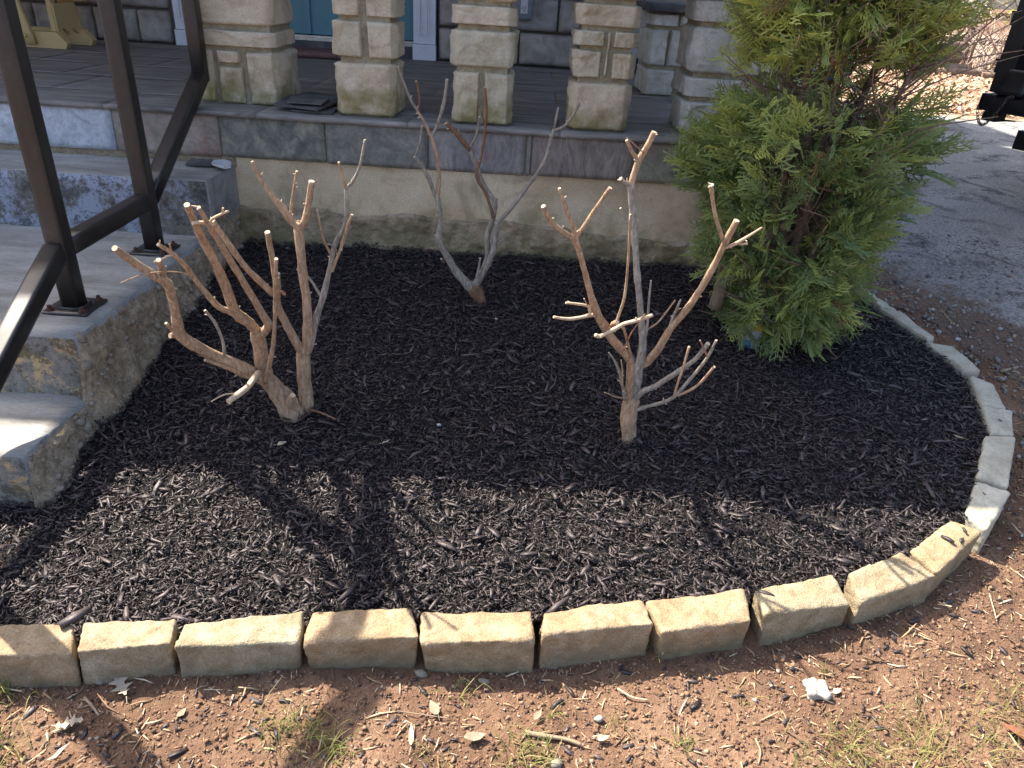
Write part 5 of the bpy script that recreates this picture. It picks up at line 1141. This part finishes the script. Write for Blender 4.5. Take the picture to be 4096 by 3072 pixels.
# ------------------------------------------------------------------ soil details
rg = np.random.RandomState(71)
def scatter(n, x0, x1, y0, y1, rng, away=True):
    x = rng.uniform(x0, x1, n*2); y = rng.uniform(y0, y1, n*2)
    ring = np.array([tuple(TOPS[k][i][:2]) for k in range(1, 19) for i in (0, 1)]+[(1.0, 2.75), (-1.3, 2.9), (-1.3, 0.9)])
    okk = ~inside(x, y, ring) & ~((x < -1.1) & (y > 0.95)); return x[okk][:n], y[okk][:n]
def gmicro(x, y): return ground_z(x, y)+soil_micro(x, y)
x, y = scatter(38000, -1.25, 2.1, 0.62, 1.9, rg); k = y < 1.9; n = len(x); s = np.clip(rg.lognormal(math.log(0.0024), 0.55, n), 0.0008, 0.007)
blobs(rg, np.stack([x, y, gmicro(x, y)+s*0.2], -1), s, MT['crumb'], 'soil_crumbs', jit=0.5, low=True, kind='stuff', label='loose crumbs and pebbles on the red brown soil', cat='soil', loc=(0, 0, 0))
x, y = scatter(9000, 1.3, 3.4, 1.5, 3.8, rg); n = len(x); s = np.clip(rg.lognormal(math.log(0.004), 0.5, n), 0.0015, 0.016)
blobs(rg, np.stack([x, y, gmicro(x, y)+0.006+s*0.2], -1), s, MT['gravel'], 'driveway_gravel', kind='stuff', label='loose grey gravel along the driveway edge', cat='gravel', loc=(0, 0, 0))
x, y = scatter(7500, -1.25, 2.4, 0.62, 2.4, rg); n = len(x); ln = np.clip(rg.lognormal(math.log(0.011), 0.6, n), 0.004, 0.07); wd = np.clip(ln*0.11, 0.0008, 0.003)
V, Fq = chips(rg, np.stack([x, y, gmicro(x, y)+0.003], -1), ln, wd, wd*0.7, 0.2)
obj('plant_debris', V, Fq, MT['debris'], kind='stuff', label='bits of straw, roots and twigs strewn on the soil', cat='debris', loc=(0, 0, 0))
x, y = scatter(900, -1.2, 1.9, 0.65, 1.7, rg); n = len(x); ln = np.clip(rg.lognormal(math.log(0.012), 0.5, n), 0.004, 0.035); wd = ln*0.28
V, Fq = chips(rg, np.stack([x, y, gmicro(x, y)+0.003], -1), ln, wd, wd*0.4, 0.2)
obj('stray_mulch', V, Fq, MT['mulch'], kind='stuff', label='stray black bark chips scattered on the soil', cat='mulch', loc=(0, 0, 0))
# chips lying on the edging stones
for k, (px, py, L_) in enumerate(((3065, 2380, .034), (3790, 2160, .03), (3842, 2165, .02), (3858, 2125, .018), (3975, 1520, .03), (300, 2475, .06), (4000, 1686, .012), (3935, 1980, .01))):
    p = att(px, py); V, Fq = chips(np.random.RandomState(300+k), np.array([p+np.array([0, 0, .004])]), np.array([L_]), np.array([L_*0.32]), np.array([L_*0.16]), 0.08)
    obj('bark_chip', V, Fq, MT['mulch'], label=['bark chip on the stone with the fan of twig shadows', 'larger bark chip on the angled edging stone', 'middle bark chip on the angled edging stone', 'bark chip at the far side of the angled edging stone', 'bark chip on the fourteenth edging stone', 'big bark sliver wedged between the first two edging stones', 'tiny bark chip on the square grey edging stone', 'tiny bark speck on the bluish edging stone'][k], cat='bark chip', group='bark chips on edging stones')
# grass
Vb = []; Fb = []; Tb = []; off = 0
for (px, py, nb, sp, hh) in ((1150, 2960, 60, .05, .05), (1240, 2900, 25, .04, .05), (1345, 3000, 50, .035, .045), (30, 2780, 40, .05, .06), (10, 3040, 40, .06, .05), (2090, 2990, 40, .05, .045), (2140, 3040, 40, .05, .04),
    (2470, 2900, 14, .02, .03), (2200, 2850, 14, .02, .03), (3390, 2960, 50, .05, .04), (3420, 3030, 50, .06, .04), (3690, 2950, 60, .07, .04), (3720, 3010, 40, .05, .04), (4010, 2880, 60, .08, .045), (4060, 2800, 30, .06, .04), (3950, 3000, 50, .08, .04),
    (1740, 3050, 25, .03, .03), (2720, 3000, 22, .03, .03), (3300, 2700, 10, .015, .02), (2620, 2620, 10, .03, .05), (2960, 2780, 10, .04, .03), (1860, 2760, 16, .03, .04), (3250, 3050, 40, .06, .03), (3600, 3050, 60, .09, .035)):
    c_ = atg(px, py)
    for _ in range(int(nb*0.9)):
        th = rg.uniform(0, 6.28); b = np.array([c_[0]+rg.normal(0, sp*0.5), c_[1]+rg.normal(0, sp*0.4), 0]); b[2] = gmicro(b[0], b[1]); L_ = hh*rg.uniform(0.5, 1.5); wv = rg.uniform(0.0008, 0.0016)
        d = np.array([math.cos(th), math.sin(th), 0]); sd_ = np.array([-d[1], d[0], 0]); lean = rg.uniform(0.3, 1.3); tone_ = rg.rand()
        for i in range(4):
            t_ = i/3; q = b+d*L_*lean*t_**1.5+np.array([0, 0, L_*(t_-0.45*lean*t_*t_)]); ww = wv*(1-t_*0.85); Vb += [q-sd_*ww, q+sd_*ww]; Tb += [tone_, tone_]
        for i in range(3): Fb.append((off+2*i, off+2*i+1, off+2*i+3, off+2*i+2))
        off += 8
obj('grass', np.array(Vb), np.array(Fb, np.int32), MT['grass'], kind='stuff', tone=Tb, label='sparse yellow green grass sprouting in the bare soil', cat='grass', loc=(0, 0, 0))

# leaves
def leaf_outline(kind, r):
    if kind == 'oak':
        pts = []
        half = [(0, .03), (.12, .05), (.2, .22), (.28, .08), (.36, .12), (.46, .40), (.52, .14), (.60, .12), (.70, .34), (.76, .12), (.84, .10), (.92, .16), (1, 0)]
        pts = [(a, b*r.uniform(0.8, 1.15)) for a, b in half]+[(a, -b*r.uniform(0.8, 1.15)) for a, b in half[-2::-1]]
    elif kind == 'strip': half = [(0, .02), (.3, .10), (.6, .09), (1, 0)]; pts = half+[(a, -b) for a, b in half[-2::-1]]
    else: half = [(0, .01), (.15, .16), (.4, .26), (.7, .18), (1, 0)]; pts = [(a, b*r.uniform(.85, 1.1)) for a, b in half]+[(a, -b) for a, b in half[-2::-1]]
    return np.array(pts)
def leaf(kind, p, size, yaw, mat, label, seed, curl=0.25, lift=0.006, group='dead leaves', tilt=0.0, name=None):
    r = np.random.RandomState(seed); o2 = leaf_outline(kind, r); n_ = len(o2); mid = np.stack([np.linspace(0, 1, 9), np.zeros(9)], -1)
    def L3(q):
        x, y = q[:, 0]-0.5, q[:, 1]; z = curl*(x*x*0.7+y*y*1.6)+0.05*np.sin(q[:, 0]*9+seed)
        return np.stack([x, y, z], -1)
    half = (n_+1)//2; A_ = L3(o2); V = [A_]; Fc = []
    top = list(range(half)); bot = [0]+list(range(n_-1, half-2, -1))
    M_ = L3(np.stack([o2[:half, 0], np.zeros(half)], -1)); V = np.vstack([A_, M_])
    for i in range(half-1):
        Fc.append((top[i], n_+i, n_+i+1, top[i+1])); Fc.append((n_+i, bot[i], bot[i+1], n_+i+1))
    Rm = rotm(np.array([yaw]), np.array([tilt]), np.array([r.normal(0, 0.12)]))[0]
    W = (V*size*0.85)@Rm.T; W[:, 2] -= W[:, 2].min(); W2 = W-np.array([0, 0, 0.0006]); nv = len(W); allV = np.vstack([W, W2])+p+np.array([0, 0, lift])
    F2 = [tuple(nv+i for i in f[::-1]) for f in Fc]
    v, f, mi_ = tube([L3(np.array([[0.0, 0]]))[0]*size@Rm.T+p+np.array([0, 0, lift+.002]), np.array([-0.72, 0.05, 0.05])*size@Rm.T+p+np.array([0, 0, lift+.002])], [.0009, .0006], 5)
    root = empty(name or ('oak_leaf' if kind == 'oak' else 'dead_leaf'), p, label, 'leaf', group)
    obj('blade', allV, Fc+F2, mat, root); obj('stalk', v, f, mat, root)
leaf('oak', atg(488, 2755), 0.072, 2.3, MT['leaf_pale'], 'lobed pale oak leaf in the stones shadow below the second edging stone', 1)
leaf('oak', atg(275, 2905), 0.06, 0.4, MT['leaf_pale'], 'bleached oak leaf at the edge of the left railing shadow on the soil', 2)
leaf('oak', atm(1015, 935), 0.075, 1.9, MT['leaf_pale'], 'pale oak leaf standing in the mulch corner by the stairs', 3, tilt=-0.7)
leaf('plain', atm(1128, 1782), 0.032, 0.7, MT['leaf_pale'], 'small pale leaf on the mulch in front of the two left shrubs', 4)
leaf('strip', atm(1545, 1775), 0.032, 0.8, MT['leaf_pale'], 'narrow pale sliver of leaf on the mulch near the shade edge', 5)
leaf('plain', atm(3830, 1755), 0.035, 2.4, MT['leaf_dry'], 'tan leaf on the mulch beside the right edging stones', 6)
leaf('strip', atm(3592, 1845), 0.024, 2.2, MT['leaf_pale'], 'tiny curled leaf on the shaded mulch at the right', 7)
leaf('strip', atg(1645, 2950), 0.06, 1.7, MT['leaf_pale'], 'curled pale leaf strip on the soil below the fourth stone', 8, 0.5)
leaf('plain', atg(1735, 2840), 0.045, 2.1, MT['leaf_dry'], 'curled tan leaf on the soil below the fifth stone', 9, 0.6)
leaf('plain', atg(3345, 2772), 0.03, 0.5, MT['leaf_pale'], 'small pale leaf next to the white mortar lump', 10)
leaf('plain', atg(2150, 2870), 0.032, 1.0, MT['leaf_dry'], 'crumpled tan leaf on the soil below the sixth stone', 11, 0.6)
leaf('plain', atg(1900, 2955), 0.05, 0.2, MT['leaf_dry'], 'brown dead leaf above the short stick on the soil', 12, 0.4)
leaf('plain', atg(4075, 2950), 0.085, 2.6, MT['leaf_red'], 'large red brown leaf at the lower right corner', 13, 0.3)
leaf('plain', atg(730, 2860), 0.028, 1.2, MT['leaf_dry'], 'small tan leaf fragment on the soil below the third stone', 14, 0.4)
leaf('strip', atg(240, 3020), 0.05, 1.1, MT['leaf_pale'], 'pale leaf scrap at the bottom left beside the railing shadow', 15, 0.5)
leaf('plain', atg(2410, 2960), 0.032, 0.3, MT['leaf_pale'], 'folded pale leaf right of the short stick', 16, 0.7)
leaf('plain', at(1718, 985, 2.36)-np.array([0, 0, .01]), 0.045, 3.0, MT['leaf_pink'], 'dead leaf caught on the greyish shrub stem', 17, 0.6, 0, 'dead leaves caught on shrubs')
leaf('plain', at(1132, 1168, 1.64)-np.array([0, 0, .012]), 0.030, 1.4, MT['leaf_pink'], 'pinkish curled leaf caught on the upright shrub', 18, 0.9, 0, 'dead leaves caught on shrubs', tilt=0.9)
leaf('strip', np.array([-1.62, 3.72, ZP+0.001]), 0.07, 0.1, MT['leaf_dry'], 'dark dry leaf lying on the porch floor behind the railing', 19, 0.5)
leaf('plain', np.array([-2.50, 4.30, ZP+0.001]), 0.03, 0.8, MT['leaf_pale'], 'small pale leaf on the porch floor in front of the glider', 20, 0.6)
# sticks
def stick(pts, r_, mat, label, fz=atg, lift=0.004):
    P_ = [fz(*q)+np.array([0, 0, lift]) for q in pts]; V, Fc, Mi = tube(P_, np.linspace(r_, r_*0.7, len(P_)), 7, seed=4, rough=0.12, sub=4); obj('twig', V, Fc, [MT[mat], MT['cut']], fmat=Mi, label=label, cat='twig', group='twigs on the ground', smooth=True)
stick([(2100, 2935), (2180, 2950), (2260, 2962), (2325, 2985)], 0.005, 'stick', 'short thick reddish stick on the soil below the sixth stone')
stick([(680, 2772), (760, 2766), (850, 2764), (930, 2768)], 0.0016, 'straw', 'long pale straw below the third edging stone')
stick([(1800, 2880), (1700, 2865), (1590, 2850)], 0.0013, 'stick', 'thin twig on the soil below the fifth stone')
stick([(2470, 2760), (2530, 2795), (2590, 2805)], 0.0022, 'straw', 'bent pale root on the soil below the seventh stone')
stick([(3955, 2380), (3975, 2450), (3985, 2490)], 0.0013, 'straw', 'upright thin straw on the soil below the bluish stone')
stick([(3600, 2640), (3650, 2700), (3672, 2760)], 0.0015, 'stick', 'thin dark twig on the sunny soil at the right')
stick([(3020, 2960), (3040, 3010), (3032, 3060)], 0.0022, 'stick', 'bent twig near the bottom edge right of centre')
stick([(0, 2752), (40, 2762), (90, 2770)], 0.0022, 'straw', 'pale straw at the left edge under the first stone')
stick([(340, 2795), (375, 2835), (395, 2865)], 0.003, 'stick', 'short twig in the left railing shadow')
stick([(3255, 1395), (3300, 1405), (3345, 1445)], 0.0016, 'twig_red', 'thin red twig on the mulch below the evergreen', atm, 0.012)
stick([(4000, 1490), (4040, 1480), (4070, 1472)], 0.006, 'stick', 'mossy stick lying on the dirt beside the driveway')
stick([(3560, 1205), (3640, 1190), (3700, 1215)], 0.006, 'stick', 'root lying on the dirt beside the rear edging stones')
stick([(3765, 1250), (3800, 1290), (3815, 1300)], 0.006, 'stick', 'dark stub of wood on the dirt beside the driveway')
stick([(1240, 1650), (1290, 1665), (1345, 1690)], 0.004, 'bark_brown', 'dark stick lying on the mulch beside the upright shrub', atm, 0.010)
# mortar lump, scraps, pebbles
for k, (fz, px, py, sz, mt, nm, lb, ct) in enumerate(((atg, 3262, 2765, .024, 'lime', 'mortar_lump', 'white crumbly mortar lump on the soil at the lower right', 'lump'),
    (atm, 1755, 1702, .007, 'paper', 'white_scrap', 'tiny white scrap on the mulch right of the shrubs', 'scrap'), (atm, 1985, 1277, .007, 'paper', 'white_scrap', 'tiny white scrap on the mulch below the grey shrub', 'scrap'),
    (atg, 3828, 1360, .012, 'paper', 'white_scrap', 'white scrap on the dirt beside the driveway', 'scrap'), (atg, 1685, 2700, .014, 'pebble', 'pebble', 'pinkish pebble at the foot of the fifth edging stone', 'pebble'),
    (atg, 1935, 2730, .012, 'pebble', 'pebble', 'second pebble in the shade below the fifth stone', 'pebble'), (atg, 402, 2730, .014, 'pebble', 'pebble', 'pebble beside the oak leaf below the second stone', 'pebble'),
    (atg, 2225, 3058, .014, 'pebble', 'pebble', 'grey pebble at the bottom edge in the grass', 'pebble'), (atg, 2395, 2880, .010, 'lime', 'pebble', 'white chip of stone on the soil below the sixth stone', 'pebble'))):
    r = np.random.RandomState(500+k); p = fz(px, py); V = IV*(1+r.uniform(-.3, .3, (12, 1)))*sz*np.array([1, .8, .45 if k == 0 else .6])
    if k == 0:
        V, Fc = rock(box8((-0.022, -0.02, -0.008), (0.022, 0.02, 0.008)), n=(16, 14, 6), r=0.008, amp=0.011, freq=60, seed=5, fine=0.002)
    else: Fc = IF
    obj(nm, V+p+np.array([0, 0, sz*0.25]), Fc.astype(np.int32), MT[mt], label=lb, cat=ct, smooth=(k != 0))
